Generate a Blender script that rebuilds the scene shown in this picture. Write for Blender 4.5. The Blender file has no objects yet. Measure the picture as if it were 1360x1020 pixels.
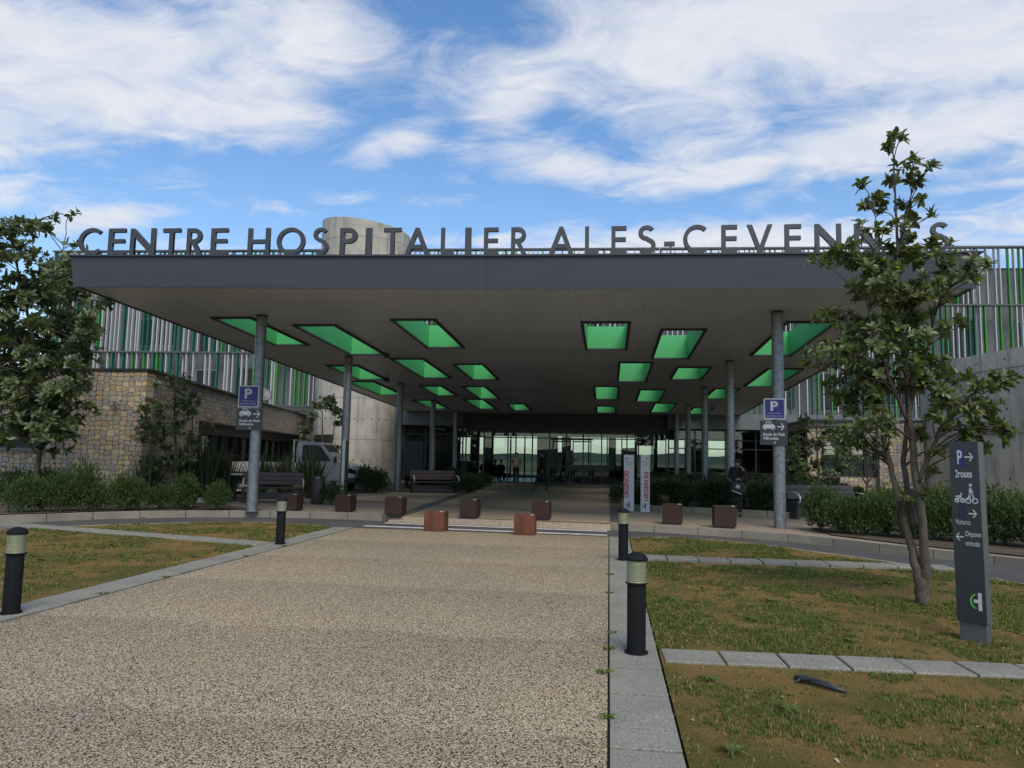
import bpy, bmesh, math, random
from mathutils import Vector, Matrix, noise
random.seed(7)
R = math.radians
SC = bpy.context.scene
COL = SC.collection
# ------------------------------------------------------------------ camera
H = 1.6
cam = bpy.data.cameras.new('camera'); co = bpy.data.objects.new('camera', cam); COL.objects.link(co)
CR = Vector((0.99166426, 0.12730278, 0.01989989)); CU = Vector((-0.00717165, -0.09967117, 0.99499459)); CF = Vector((-0.12864903, 0.98684328, 0.09792737))
M = Matrix.Identity(4)
for i in range(3): M[i][0] = CR[i]; M[i][1] = CU[i]; M[i][2] = -CF[i]
M[2][3] = H
co.matrix_world = M
cam.sensor_width = 36; cam.lens = 26.47; cam.clip_end = 3000; cam.clip_start = .05
SC.camera = co
# ------------------------------------------------------------------ world and sun
SUN_EL, SUN_AZ = R(50), R(158)      # azimuth clockwise from +Y
w = bpy.data.worlds.new('World'); SC.world = w; w.use_nodes = True
nt = w.node_tree; N = nt.nodes; Lk = nt.links; N.clear()
wo = N.new('ShaderNodeOutputWorld')
sky = N.new('ShaderNodeTexSky'); sky.sky_type = 'NISHITA'; sky.sun_disc = False
sky.sun_elevation = SUN_EL; sky.sun_rotation = SUN_AZ; sky.air_density = 1.0; sky.dust_density = .3; sky.ozone_density = 2.0
bg1 = N.new('ShaderNodeBackground'); bg1.inputs[1].default_value = .118
gm = N.new('ShaderNodeHueSaturation'); gm.inputs['Saturation'].default_value = 1.22; gm.inputs['Value'].default_value = 1.0
Lk.new(sky.outputs[0], gm.inputs['Color']); Lk.new(gm.outputs[0], bg1.inputs[0])
bg2 = N.new('ShaderNodeBackground'); bg2.inputs[1].default_value = .56
def wm(op, a, b=None, c=None):
    n = N.new('ShaderNodeMath'); n.operation = op
    for i, v in enumerate((a, b, c)):
        if v is None: continue
        if isinstance(v, (int, float)): n.inputs[i].default_value = v
        else: Lk.new(v, n.inputs[i])
    return n.outputs[0]
tc = N.new('ShaderNodeTexCoord'); sx = N.new('ShaderNodeSeparateXYZ'); Lk.new(tc.outputs['Generated'], sx.inputs[0])
az = wm('ARCTAN2', sx.outputs[0], sx.outputs[1]); el = wm('ARCSINE', sx.outputs[2])
# cloud deck coordinates: direction projected on a flat layer, stretched sideways
zz = wm('ADD', wm('MAXIMUM', sx.outputs[2], 0.0), .16)
cv = N.new('ShaderNodeCombineXYZ'); Lk.new(wm('DIVIDE', sx.outputs[0], zz), cv.inputs[0]); Lk.new(wm('DIVIDE', sx.outputs[1], zz), cv.inputs[1])
mp = N.new('ShaderNodeMapping'); mp.inputs['Rotation'].default_value = (0, 0, R(-18)); mp.inputs['Scale'].default_value = (.85, 1.25, 1); Lk.new(cv.outputs[0], mp.inputs[0])
n1 = N.new('ShaderNodeTexNoise'); n1.inputs['Scale'].default_value = 1.6; n1.inputs['Detail'].default_value = 12; n1.inputs['Roughness'].default_value = .6; n1.inputs['Distortion'].default_value = .35
Lk.new(mp.outputs[0], n1.inputs[0])
n2 = N.new('ShaderNodeTexNoise'); n2.inputs['Scale'].default_value = 5.0; n2.inputs['Detail'].default_value = 8; n2.inputs['Roughness'].default_value = .62; n2.inputs['Distortion'].default_value = .9
Lk.new(mp.outputs[0], n2.inputs[0])
def ae(u, v):   # photo pixel -> azimuth, elevation (plans where each cloud bank stands)
    d = CR*(u-680) - CU*(v-510) + CF*1000; d.normalize()
    return math.atan2(d.x, d.y), math.asin(d.z)
blobs = [  # u, v, half-width, half-height, tilt deg, weight
 (150, 85, 330, 95, 2, 1.15), (330, 60, 230, 90, -3, 1.0), (290, 150, 190, 42, 4, .95), (60, 188, 110, 16, 4, .75), (180, 235, 130, 22, 8, .45),
 (900, 60, 330, 110, -8, 1.15), (1230, 50, 330, 90, 6, 1.15), (700, 130, 150, 60, -38, .95), (530, 190, 95, 30, -12, .95), (720, 215, 200, 38, 6, .9),
 (980, 225, 110, 24, -14, .95), (900, 215, 260, 60, -10, .55), (1100, 260, 300, 30, -4, .4), (560, 270, 200, 20, -3, .5), (1250, 165, 240, 48, -12, 1.1), (1000, 140, 200, 40, -8, .7), (1300, 250, 150, 12, -6, .7),
 (1050, 325, 480, 40, -5, 1.25), (640, 320, 200, 16, 2, .75), (420, 285, 180, 22, 2, .4), (110, 295, 110, 18, -6, .85), (1380, 300, 200, 40, -5, 1.1),
 (200, 330, 260, 16, 0, .55), (-200, 150, 300, 120, 0, 1), (1700, 100, 350, 160, 0, 1), (680, -250, 700, 150, 0, .9)]
cov = None
for (u, v, a, b, t, wt) in blobs:
    a0, e0 = ae(u, v); a1, e1 = ae(u+10, v+10*math.tan(R(t))); ang = math.atan2(e1-e0, a1-a0)
    da = wm('SUBTRACT', az, a0); de = wm('SUBTRACT', el, e0)
    p = wm('ADD', wm('MULTIPLY', da, math.cos(ang)), wm('MULTIPLY', de, math.sin(ang)))
    q = wm('SUBTRACT', wm('MULTIPLY', de, math.cos(ang)), wm('MULTIPLY', da, math.sin(ang)))
    p = wm('DIVIDE', p, a/1000); q = wm('DIVIDE', q, b/1000)
    r2 = wm('ADD', wm('MULTIPLY', p, p), wm('MULTIPLY', q, q))
    g_ = wm('MULTIPLY', wm('EXPONENT', wm('MULTIPLY', r2, -1.0)), wt)
    cov = g_ if cov is None else wm('MAXIMUM', cov, g_)
back = wm('MULTIPLY', wm('LESS_THAN', sx.outputs[1], 0.0), .55)   # broken cloud everywhere behind the camera
cov = wm('MAXIMUM', cov, back)
val = wm('ADD', wm('MULTIPLY', cov, .78), wm('ADD', wm('MULTIPLY', wm('SUBTRACT', n1.outputs[0], .5), 1.55), wm('MULTIPLY', wm('SUBTRACT', n2.outputs[0], .5), 1.0)))
mr = N.new('ShaderNodeMapRange'); mr.interpolation_type = 'SMOOTHSTEP'; mr.inputs[1].default_value = .14; mr.inputs[2].default_value = .86; mr.inputs[4].default_value = .94
Lk.new(val, mr.inputs[0])
# thin veil and low haze
veil = wm('MULTIPLY', wm('EXPONENT', wm('MULTIPLY', wm('MAXIMUM', el, 0.0), -5.0)), .45)
mask = wm('MAXIMUM', mr.outputs[0], veil)
cr = N.new('ShaderNodeMapRange'); cr.inputs[1].default_value = .25; cr.inputs[2].default_value = .75; Lk.new(n2.outputs[0], cr.inputs[0])
cm = N.new('ShaderNodeMixRGB'); cm.inputs[1].default_value = (.70, .78, .93, 1); cm.inputs[2].default_value = (.98, .98, 1.0, 1); Lk.new(cr.outputs[0], cm.inputs[0])
Lk.new(cm.outputs[0], bg2.inputs[0])
ms = N.new('ShaderNodeMixShader'); Lk.new(mask, ms.inputs[0]); Lk.new(bg1.outputs[0], ms.inputs[1]); Lk.new(bg2.outputs[0], ms.inputs[2]); Lk.new(ms.outputs[0], wo.inputs[0])
sd = bpy.data.lights.new('sun', 'SUN'); sd.energy = 1.75; sd.angle = R(34); sd.color = (1, .93, .82)
so = bpy.data.objects.new('sun', sd); COL.objects.link(so)
dv = Vector((math.sin(SUN_AZ)*math.cos(SUN_EL), math.cos(SUN_AZ)*math.cos(SUN_EL), math.sin(SUN_EL)))
so.rotation_euler = dv.to_track_quat('Z', 'Y').to_euler(); so.location = dv*60
SC.view_settings.view_transform = 'Standard'; SC.view_settings.look = 'None'; SC.view_settings.exposure = 0.68; SC.view_settings.gamma = 1
SC.render.engine = 'CYCLES'
SC.cycles.max_bounces = 7; SC.cycles.transparent_max_bounces = 12; SC.cycles.diffuse_bounces = 4; SC.cycles.glossy_bounces = 3
SC.cycles.caustics_reflective = False; SC.cycles.caustics_refractive = False
# ------------------------------------------------------------------ helpers
def at(u, v, y):       # photo pixel at world depth y
    d = CR*(u-680) - CU*(v-510) + CF*1000; d *= y/d.y
    return Vector((d.x, d.y, H+d.z))
def gp(u, v, z=0.0):
    d = CR*(u-680) - CU*(v-510) + CF*1000; d *= (z-H)/d.z
    return Vector((d.x, d.y, z))
class MB:
    def __init__(s): s.v = []; s.f = []; s.m = []
    def add(s, vs, fs, mi=0):
        o = len(s.v); s.v += [tuple(p) for p in vs]
        for f in fs: s.f.append(tuple(i+o for i in f)); s.m.append(mi)
        return s
    def box(s, x0, x1, y0, y1, z0, z1, mi=0):
        return s.add([(x0,y0,z0),(x1,y0,z0),(x1,y1,z0),(x0,y1,z0),(x0,y0,z1),(x1,y0,z1),(x1,y1,z1),(x0,y1,z1)],
                     [(3,2,1,0),(4,5,6,7),(0,1,5,4),(1,2,6,5),(2,3,7,6),(3,0,4,7)], mi)
    def obox(s, c, ux, hx, hy, hz, mi=0, uz=Vector((0,0,1))):   # oriented box
        ux = Vector(ux).normalized(); uz = Vector(uz).normalized(); uy = uz.cross(ux).normalized(); uz = ux.cross(uy); c = Vector(c)
        vs = [c+ux*a*hx+uy*b*hy+uz*d*hz for d in (-1,1) for a, b in ((-1,-1),(1,-1),(1,1),(-1,1))]
        return s.add(vs, [(3,2,1,0),(4,5,6,7),(0,1,5,4),(1,2,6,5),(2,3,7,6),(3,0,4,7)], mi)
    def cbox(s, x0, x1, y0, y1, z0, z1, b=.01, mi=0):   # box with chamfered top edges
        vs = [(x0,y0,z0),(x1,y0,z0),(x1,y1,z0),(x0,y1,z0),(x0,y0,z1-b),(x1,y0,z1-b),(x1,y1,z1-b),(x0,y1,z1-b),(x0+b,y0+b,z1),(x1-b,y0+b,z1),(x1-b,y1-b,z1),(x0+b,y1-b,z1)]
        return s.add(vs, [(0,1,5,4),(1,2,6,5),(2,3,7,6),(3,0,4,7),(4,5,9,8),(5,6,10,9),(6,7,11,10),(7,4,8,11),(8,9,10,11),(3,2,1,0)], mi)
    def prism(s, poly, z0, z1, mi=0, cap=True):
        n = len(poly); vs = [(p[0],p[1],z0) for p in poly]+[(p[0],p[1],z1) for p in poly]
        fs = [(i,(i+1)%n,n+(i+1)%n,n+i) for i in range(n)]
        if cap: fs += [tuple(range(n-1,-1,-1)), tuple(range(n,2*n))]
        return s.add(vs, fs, mi)
    def lathe(s, prof, n=24, mi=0, c=(0,0), close=True):
        vs = []; fs = []
        for r, z in prof:
            for k in range(n):
                a = 2*math.pi*k/n; vs.append((c[0]+r*math.cos(a), c[1]+r*math.sin(a), z))
        for i in range(len(prof)-1):
            for k in range(n):
                fs.append((i*n+k, i*n+(k+1)%n, (i+1)*n+(k+1)%n, (i+1)*n+k))
        if close: fs.append(tuple(range(n-1,-1,-1))); fs.append(tuple((len(prof)-1)*n+k for k in range(n)))
        return s.add(vs, fs, mi)
    def tube(s, pts, rad, n=8, mi=0):
        pts = [Vector(p) for p in pts]
        if not isinstance(rad, (list, tuple)): rad = [rad]*len(pts)
        vs = []; fs = []
        for i, p in enumerate(pts):
            d = (pts[min(i+1,len(pts)-1)]-pts[max(i-1,0)])
            d = d.normalized() if d.length > 1e-9 else Vector((0,0,1))
            a = d.orthogonal() if i == 0 else (pa - d*pa.dot(d))
            a.normalize(); pa = a; b = d.cross(a)
            for k in range(n):
                t = 2*math.pi*k/n; vs.append(p+(a*math.cos(t)+b*math.sin(t))*rad[i])
        for i in range(len(pts)-1):
            for k in range(n): fs.append((i*n+k, i*n+(k+1)%n, (i+1)*n+(k+1)%n, (i+1)*n+k))
        fs.append(tuple(range(n-1,-1,-1))); fs.append(tuple((len(pts)-1)*n+k for k in range(n)))
        return s.add(vs, fs, mi)
    def build(s, name, mats, parent=None, smooth=False, world=False, loc=None, **props):
        me = bpy.data.meshes.new(name); vs = s.v
        if world and parent is not None:
            o = parent.location; vs = [(p[0]-o[0], p[1]-o[1], p[2]-o[2]) for p in vs]
        me.from_pydata(vs, [], s.f)
        mats = mats if isinstance(mats, (list, tuple)) else [mats]
        for m in mats: me.materials.append(m)
        me.polygons.foreach_set('material_index', s.m)
        if smooth:
            me.polygons.foreach_set('use_smooth', [True]*len(s.f))
            if smooth == 'auto':
                bm = bmesh.new(); bm.from_mesh(me)
                for e in bm.edges:
                    if len(e.link_faces) == 2 and e.calc_face_angle(0) > R(40): e.smooth = False
                bm.to_mesh(me); bm.free()
        me.update()
        ob = bpy.data.objects.new(name, me); COL.objects.link(ob)
        if parent is not None: ob.parent = parent
        if loc: ob.location = loc
        for k, v in props.items(): ob[k] = v
        return ob
def thing(name, label, cat, loc=(0,0,0), rz=0, group=None):
    o = bpy.data.objects.new(name, None); COL.objects.link(o); o.location = loc; o.rotation_euler = (0,0,rz)
    o['label'] = label; o['category'] = cat; o.empty_display_size = .2
    if group: o['group'] = group
    return o
def tag(o, label, cat, group=None):
    o['label'] = label; o['category'] = cat
    if group: o['group'] = group
    return o
KIDS = {}
def copy_thing(o, label, loc, rz=0, scale=None):
    c = o.copy(); COL.objects.link(c); c['label'] = label; c.location = loc; c.rotation_euler = (0,0,rz)
    if scale: c.scale = scale
    def rec(a, b):
        for ch in [x for x in bpy.data.objects if x.parent == a]:
            d = ch.copy(); COL.objects.link(d); d.parent = b; rec(ch, d)
    rec(o, c)
    return c
# ---- text
def text_mesh(txt, size, bold=0.0):
    cu = bpy.data.curves.new('lettering', 'FONT'); cu.body = txt; cu.size = size; cu.offset = bold; cu.resolution_u = 3; cu.extrude = .0015
    ob = bpy.data.objects.new('t', cu); COL.objects.link(ob)
    me = bpy.data.meshes.new_from_object(ob.evaluated_get(bpy.context.evaluated_depsgraph_get()))
    bpy.data.objects.remove(ob); me.materials.clear()
    return me
def text_on(txt, w_, h_, x, z, m, parent, y, name='lettering', bold=0.0, rot=0):
    """lettering fitted to width w_ and height h_, lower-left at local x,z, on a panel facing local -Y at y"""
    me = text_mesh(txt, 1.0, bold)
    xs = [v.co.x for v in me.vertices]; ys = [v.co.y for v in me.vertices]
    x0, x1, y0, y1 = min(xs), max(xs), min(ys), max(ys)
    for v in me.vertices:
        a = (v.co.x-x0)/(x1-x0)*w_; b = (v.co.y-y0)/(y1-y0)*h_; d = v.co.z
        if rot: a, b = -b, a      # reads upwards
        v.co = (x+a, y-(.002 if d > 0 else 0)-.001, z+b)
    me.materials.append(m)
    o = bpy.data.objects.new(name, me); COL.objects.link(o); o.parent = parent
    return o
# ------------------------------------------------------------------ materials
def new_mat(name):
    m = bpy.data.materials.new(name); m.use_nodes = True; t = m.node_tree
    return m, t, t.nodes['Principled BSDF']
def nd(t, typ, **kw):
    n = t.nodes.new(typ)
    for k, v in kw.items():
        if k in n.inputs: n.inputs[k].default_value = v
        else: setattr(n, k, v)
    return n
def ramp(t, fac, stops):
    r = t.nodes.new('ShaderNodeValToRGB'); e = r.color_ramp.elements
    while len(e) < len(stops): e.new(.5)
    for i, (p, c) in enumerate(stops): e[i].position = p; e[i].color = (*c, 1)
    t.links.new(fac, r.inputs[0]); return r.outputs[0]
def pm(name, c, rough=.6, metal=0, var=.12, scale=3, bump=0, bscale=60, spec=.5, stretch=None, c2=None, fine=None):
    m, t, b = new_mat(name)
    co_ = nd(t, 'ShaderNodeTexCoord'); src = co_.outputs['Object']
    if stretch:
        mp_ = nd(t, 'ShaderNodeMapping'); mp_.inputs['Scale'].default_value = stretch; t.links.new(src, mp_.inputs[0]); src = mp_.outputs[0]
    n = nd(t, 'ShaderNodeTexNoise', Scale=scale, Detail=7, Roughness=.6); t.links.new(src, n.inputs[0])
    a = tuple(x*(1-var) for x in c); d = tuple(min(1, x*(1+var)) for x in (c2 or c))
    col = ramp(t, n.outputs[0], [(.3, a), (.7, d)])
    if fine:
        nf = nd(t, 'ShaderNodeTexNoise', Scale=fine[0], Detail=3, Roughness=.7); t.links.new(co_.outputs['Object'], nf.inputs[0])
        mx = nd(t, 'ShaderNodeMixRGB', blend_type='MULTIPLY'); mx.inputs[0].default_value = 1
        t.links.new(col, mx.inputs[1]); t.links.new(ramp(t, nf.outputs[0], [(.35, (1-fine[1],)*3), (.65, (1+fine[1],)*3)]), mx.inputs[2]); col = mx.outputs[0]
    t.links.new(col, b.inputs['Base Color'])
    b.inputs['Roughness'].default_value = rough; b.inputs['Metallic'].default_value = metal; b.inputs['Specular IOR Level'].default_value = spec
    if bump:
        n2_ = nd(t, 'ShaderNodeTexNoise', Scale=bscale, Detail=4); t.links.new(co_.outputs['Object'], n2_.inputs[0])
        bp = nd(t, 'ShaderNodeBump', Strength=bump, Distance=.01); t.links.new(n2_.outputs[0], bp.inputs['Height']); t.links.new(bp.outputs[0], b.inputs['Normal'])
    return m
def aggregate(name, stones, dark, scale, tint_scale=.35, bands=None):
    m, t, b = new_mat(name); co_ = nd(t, 'ShaderNodeTexCoord')
    wn = nd(t, 'ShaderNodeTexNoise', Scale=scale*.6, Detail=2); t.links.new(co_.outputs['Object'], wn.inputs[0])
    vo = nd(t, 'ShaderNodeTexVoronoi', Scale=scale); t.links.new(co_.outputs['Object'], vo.inputs[0])
    sp = nd(t, 'ShaderNodeSeparateColor'); t.links.new(vo.outputs['Color'], sp.inputs[0])
    col = ramp(t, sp.outputs[0], [(i/(len(stones)-1)*.98, s) for i, s in enumerate(stones)])
    gap = nd(t, 'ShaderNodeMapRange'); gap.inputs[1].default_value = .46; gap.inputs[2].default_value = .72; t.links.new(vo.outputs['Distance'], gap.inputs[0])
    mx = nd(t, 'ShaderNodeMixRGB'); t.links.new(gap.outputs[0], mx.inputs[0]); t.links.new(col, mx.inputs[1]); mx.inputs[2].default_value = (*dark, 1)
    # large patches and pour bands
    ln = nd(t, 'ShaderNodeTexNoise', Scale=tint_scale, Detail=5, Roughness=.55); t.links.new(co_.outputs['Object'], ln.inputs[0])
    m2 = nd(t, 'ShaderNodeMixRGB', blend_type='MULTIPLY'); m2.inputs[0].default_value = 1
    t.links.new(mx.outputs[0], m2.inputs[1]); t.links.new(ramp(t, ln.outputs[0], [(.3, (.86, .86, .87)), (.5, (1, .97, .93)), (.72, (1.12, 1.05, .96))]), m2.inputs[2])
    out = m2.outputs[0]
    if bands:
        s = nd(t, 'ShaderNodeSeparateXYZ'); t.links.new(co_.outputs['Object'], s.inputs[0])
        wob = nd(t, 'ShaderNodeTexNoise', Scale=1.2, Detail=4); t.links.new(co_.outputs['Object'], wob.inputs[0])
        ya = nd(t, 'ShaderNodeMath', operation='MULTIPLY_ADD'); t.links.new(wob.outputs[0], ya.inputs[0]); ya.inputs[1].default_value = .35; t.links.new(s.outputs[1], ya.inputs[2])
        dv_ = nd(t, 'ShaderNodeMath', operation='DIVIDE'); t.links.new(ya.outputs[0], dv_.inputs[0]); dv_.inputs[1].default_value = bands
        fr = nd(t, 'ShaderNodeMath', operation='FRACT'); t.links.new(dv_.outputs[0], fr.inputs[0])
        m3 = nd(t, 'ShaderNodeMixRGB', blend_type='MULTIPLY'); m3.inputs[0].default_value = 1
        t.links.new(out, m3.inputs[1]); t.links.new(ramp(t, fr.outputs[0], [(0, (1.10, 1.10, 1.08)), (.25, (1.06, 1.05, 1.02)), (.6, (1, .99, .97)), (.96, (.93, .915, .89)), (1, (1.0, 1.0, 1.0))]), m3.inputs[2]); out = m3.outputs[0]
    t.links.new(out, b.inputs['Base Color']); b.inputs['Roughness'].default_value = .85; b.inputs['Specular IOR Level'].default_value = .25
    iv = nd(t, 'ShaderNodeMath', operation='SUBTRACT'); iv.inputs[0].default_value = 1; t.links.new(vo.outputs['Distance'], iv.inputs[1])
    bp = nd(t, 'ShaderNodeBump', Strength=.6, Distance=.006); t.links.new(iv.outputs[0], bp.inputs['Height']); t.links.new(bp.outputs[0], b.inputs['Normal'])
    return m
def stone_mat(name, ux, uy, sc=5.0):
    m, t, b = new_mat(name); co_ = nd(t, 'ShaderNodeTexCoord'); s = nd(t, 'ShaderNodeSeparateXYZ'); t.links.new(co_.outputs['Object'], s.inputs[0])
    a = nd(t, 'ShaderNodeMath', operation='MULTIPLY'); t.links.new(s.outputs[0], a.inputs[0]); a.inputs[1].default_value = ux
    c = nd(t, 'ShaderNodeMath', operation='MULTIPLY_ADD'); t.links.new(s.outputs[1], c.inputs[0]); c.inputs[1].default_value = uy; t.links.new(a.outputs[0], c.inputs[2])
    cb = nd(t, 'ShaderNodeCombineXYZ'); t.links.new(c.outputs[0], cb.inputs[0])
    zs = nd(t, 'ShaderNodeMath', operation='MULTIPLY'); t.links.new(s.outputs[2], zs.inputs[0]); zs.inputs[1].default_value = 1.35; t.links.new(zs.outputs[0], cb.inputs[1])
    nz = nd(t, 'ShaderNodeTexNoise', Scale=2.5, Detail=3); t.links.new(cb.outputs[0], nz.inputs[0])
    ad = nd(t, 'ShaderNodeMixRGB', blend_type='LINEAR_LIGHT'); ad.inputs[0].default_value = .02; t.links.new(cb.outputs[0], ad.inputs[1]); t.links.new(nz.outputs['Color'], ad.inputs[2])
    v1 = nd(t, 'ShaderNodeTexVoronoi', Scale=sc, Randomness=.62, distance='CHEBYCHEV', voronoi_dimensions='2D'); v2 = nd(t, 'ShaderNodeTexVoronoi', Scale=sc, Randomness=.62, distance='CHEBYCHEV', feature='F2', voronoi_dimensions='2D')
    for v in (v1, v2): t.links.new(ad.outputs[0], v.inputs[0])
    df = nd(t, 'ShaderNodeMath', operation='SUBTRACT'); t.links.new(v2.outputs['Distance'], df.inputs[0]); t.links.new(v1.outputs['Distance'], df.inputs[1])
    sp = nd(t, 'ShaderNodeSeparateColor'); t.links.new(v1.outputs['Color'], sp.inputs[0])
    col = ramp(t, sp.outputs[0], [(0, (.31,.25,.21)), (.16, (.33,.315,.285)), (.30, (.47,.345,.19)), (.46, (.37,.345,.29)), (.60, (.52,.39,.21)), (.72, (.29,.285,.285)), (.84, (.55,.46,.29)), (.97, (.39,.29,.23))])
    n3 = nd(t, 'ShaderNodeTexNoise', Scale=14, Detail=5); t.links.new(co_.outputs['Object'], n3.inputs[0])
    mx = nd(t, 'ShaderNodeMixRGB', blend_type='MULTIPLY'); mx.inputs[0].default_value = 1; t.links.new(col, mx.inputs[1]); t.links.new(ramp(t, n3.outputs[0], [(.3, (.75,)*3), (.7, (1.2,)*3)]), mx.inputs[2])
    mo = nd(t, 'ShaderNodeMapRange'); mo.inputs[1].default_value = .02; mo.inputs[2].default_value = .09; t.links.new(df.outputs[0], mo.inputs[0])
    m2 = nd(t, 'ShaderNodeMixRGB'); t.links.new(mo.outputs[0], m2.inputs[0]); m2.inputs[1].default_value = (.10,.088,.075,1); t.links.new(mx.outputs[0], m2.inputs[2])
    t.links.new(m2.outputs[0], b.inputs['Base Color']); b.inputs['Roughness'].default_value = .9; b.inputs['Specular IOR Level'].default_value = .2
    hh = nd(t, 'ShaderNodeMath', operation='MULTIPLY_ADD'); t.links.new(n3.outputs[0], hh.inputs[0]); hh.inputs[1].default_value = .3; t.links.new(mo.outputs[0], hh.inputs[2])
    bp = nd(t, 'ShaderNodeBump', Strength=.9, Distance=.03); t.links.new(hh.outputs[0], bp.inputs['Height']); t.links.new(bp.outputs[0], b.inputs['Normal'])
    return m
def concrete(name, c=(.42,.39,.33)):
    m, t, b = new_mat(name); co_ = nd(t, 'ShaderNodeTexCoord')
    n = nd(t, 'ShaderNodeTexNoise', Scale=.9, Detail=8, Roughness=.65); t.links.new(co_.outputs['Object'], n.inputs[0])
    mp_ = nd(t, 'ShaderNodeMapping'); mp_.inputs['Scale'].default_value = (2.2, 2.2, .18); t.links.new(co_.outputs['Object'], mp_.inputs[0])
    st = nd(t, 'ShaderNodeTexNoise', Scale=1.6, Detail=6, Roughness=.7); t.links.new(mp_.outputs[0], st.inputs[0])
    col = ramp(t, n.outputs[0], [(.3, tuple(x*.82 for x in c)), (.7, tuple(x*1.15 for x in c))])
    mx = nd(t, 'ShaderNodeMixRGB', blend_type='MULTIPLY'); mx.inputs[0].default_value = 1; t.links.new(col, mx.inputs[1])
    t.links.new(ramp(t, st.outputs[0], [(.32, (.62,.60,.56)), (.5, (1,1,1)), (.75, (1.1,1.1,1.08))]), mx.inputs[2])
    t.links.new(mx.outputs[0], b.inputs['Base Color']); b.inputs['Roughness'].default_value = .85; b.inputs['Specular IOR Level'].default_value = .25
    f = nd(t, 'ShaderNodeTexNoise', Scale=30, Detail=5); t.links.new(co_.outputs['Object'], f.inputs[0])
    bp = nd(t, 'ShaderNodeBump', Strength=.25, Distance=.01); t.links.new(f.outputs[0], bp.inputs['Height']); t.links.new(bp.outputs[0], b.inputs['Normal'])
    return m
def leaf_mat(name, c, rough=.35, spec=.5, trans=.25):
    m, t, b = new_mat(name); g = nd(t, 'ShaderNodeNewGeometry'); 
    col = ramp(t, g.outputs['Random Per Island'], [(0, tuple(x*.55 for x in c)), (.45, c), (.85, (c[0]*1.35, c[1]*1.3, c[2]*1.1)), (1, (c[0]*2.2, c[1]*1.7, c[2]*1.3))])
    t.links.new(col, b.inputs['Base Color']); b.inputs['Roughness'].default_value = rough; b.inputs['Specular IOR Level'].default_value = spec
    tr = nd(t, 'ShaderNodeBsdfTranslucent'); mx = nd(t, 'ShaderNodeMixRGB', blend_type='MULTIPLY'); mx.inputs[0].default_value = 1
    t.links.new(col, mx.inputs[1]); mx.inputs[2].default_value = (1.6, 1.9, .7, 1); t.links.new(mx.outputs[0], tr.inputs[0])
    ms_ = nd(t, 'ShaderNodeMixShader'); ms_.inputs[0].default_value = trans
    t.links.new(b.outputs[0], ms_.inputs[1]); t.links.new(tr.outputs[0], ms_.inputs[2]); t.links.new(ms_.outputs[0], t.nodes['Material Output'].inputs[0])
    return m
def glass_mat(name, tint=(.55,.62,.6), refl=.32, rough=.0):
    m = bpy.data.materials.new(name); m.use_nodes = True; t = m.node_tree; t.nodes.clear()
    o = nd(t, 'ShaderNodeOutputMaterial'); tr = nd(t, 'ShaderNodeBsdfTransparent'); tr.inputs[0].default_value = (*tint, 1)
    gl = nd(t, 'ShaderNodeBsdfGlossy'); gl.inputs[0].default_value = (.85,.92,.93,1); gl.inputs['Roughness'].default_value = rough
    n = nd(t, 'ShaderNodeTexNoise', Scale=.35, Detail=1); co_ = nd(t, 'ShaderNodeTexCoord'); t.links.new(co_.outputs['Object'], n.inputs[0])
    bp = nd(t, 'ShaderNodeBump', Strength=.08, Distance=.02); t.links.new(n.outputs[0], bp.inputs['Height']); t.links.new(bp.outputs[0], gl.inputs['Normal'])
    lw = nd(t, 'ShaderNodeLayerWeight', Blend=.12); ad = nd(t, 'ShaderNodeMath', operation='ADD', use_clamp=True); t.links.new(lw.outputs['Fresnel'], ad.inputs[0]); ad.inputs[1].default_value = refl
    mx = nd(t, 'ShaderNodeMixShader'); t.links.new(ad.outputs[0], mx.inputs[0]); t.links.new(tr.outputs[0], mx.inputs[1]); t.links.new(gl.outputs[0], mx.inputs[2]); t.links.new(mx.outputs[0], o.inputs[0])
    return m
def lawn_mat():
    m, t, b = new_mat('lawn soil'); co_ = nd(t, 'ShaderNodeTexCoord')
    n = nd(t, 'ShaderNodeTexNoise', Scale=.9, Detail=9, Roughness=.68); t.links.new(co_.outputs['Object'], n.inputs[0])
    col = ramp(t, n.outputs[0], [(.34, (.075,.086,.022)), (.45, (.120,.100,.028)), (.54, (.195,.125,.042)), (.70, (.235,.152,.058))])
    f = nd(t, 'ShaderNodeTexNoise', Scale=55, Detail=5, Roughness=.75); t.links.new(co_.outputs['Object'], f.inputs[0])
    mx = nd(t, 'ShaderNodeMixRGB', blend_type='MULTIPLY'); mx.inputs[0].default_value = 1; t.links.new(col, mx.inputs[1]); t.links.new(ramp(t, f.outputs[0], [(.32, (.45,)*3), (.66, (1.5,)*3)]), mx.inputs[2])
    t.links.new(mx.outputs[0], b.inputs['Base Color']); b.inputs['Roughness'].default_value = .95; b.inputs['Specular IOR Level'].default_value = .1
    bp = nd(t, 'ShaderNodeBump', Strength=1, Distance=.02); t.links.new(f.outputs[0], bp.inputs['Height']); t.links.new(bp.outputs[0], b.inputs['Normal'])
    return m
M_path = aggregate('washed pebble concrete', [(.15,.112,.070), (.37,.28,.175), (.50,.41,.28), (.26,.195,.12), (.58,.50,.36), (.45,.355,.235), (.62,.565,.44)], (.045,.034,.022), 98, bands=2.35)
M_plaza = aggregate('washed plaza concrete', [(.22,.175,.125), (.40,.33,.24), (.50,.43,.33), (.34,.275,.195)], (.13,.10,.072), 75)
M_paver = pm('grey paving slab', (.225,.215,.175), .85, var=.16, scale=1.7, bump=.4, bscale=120, fine=(75, .38), spec=.2)
M_kerb = pm('pale kerb stone', (.24,.215,.165), .85, var=.2, scale=1.1, bump=.3, bscale=90, fine=(70, .16), spec=.2)
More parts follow.
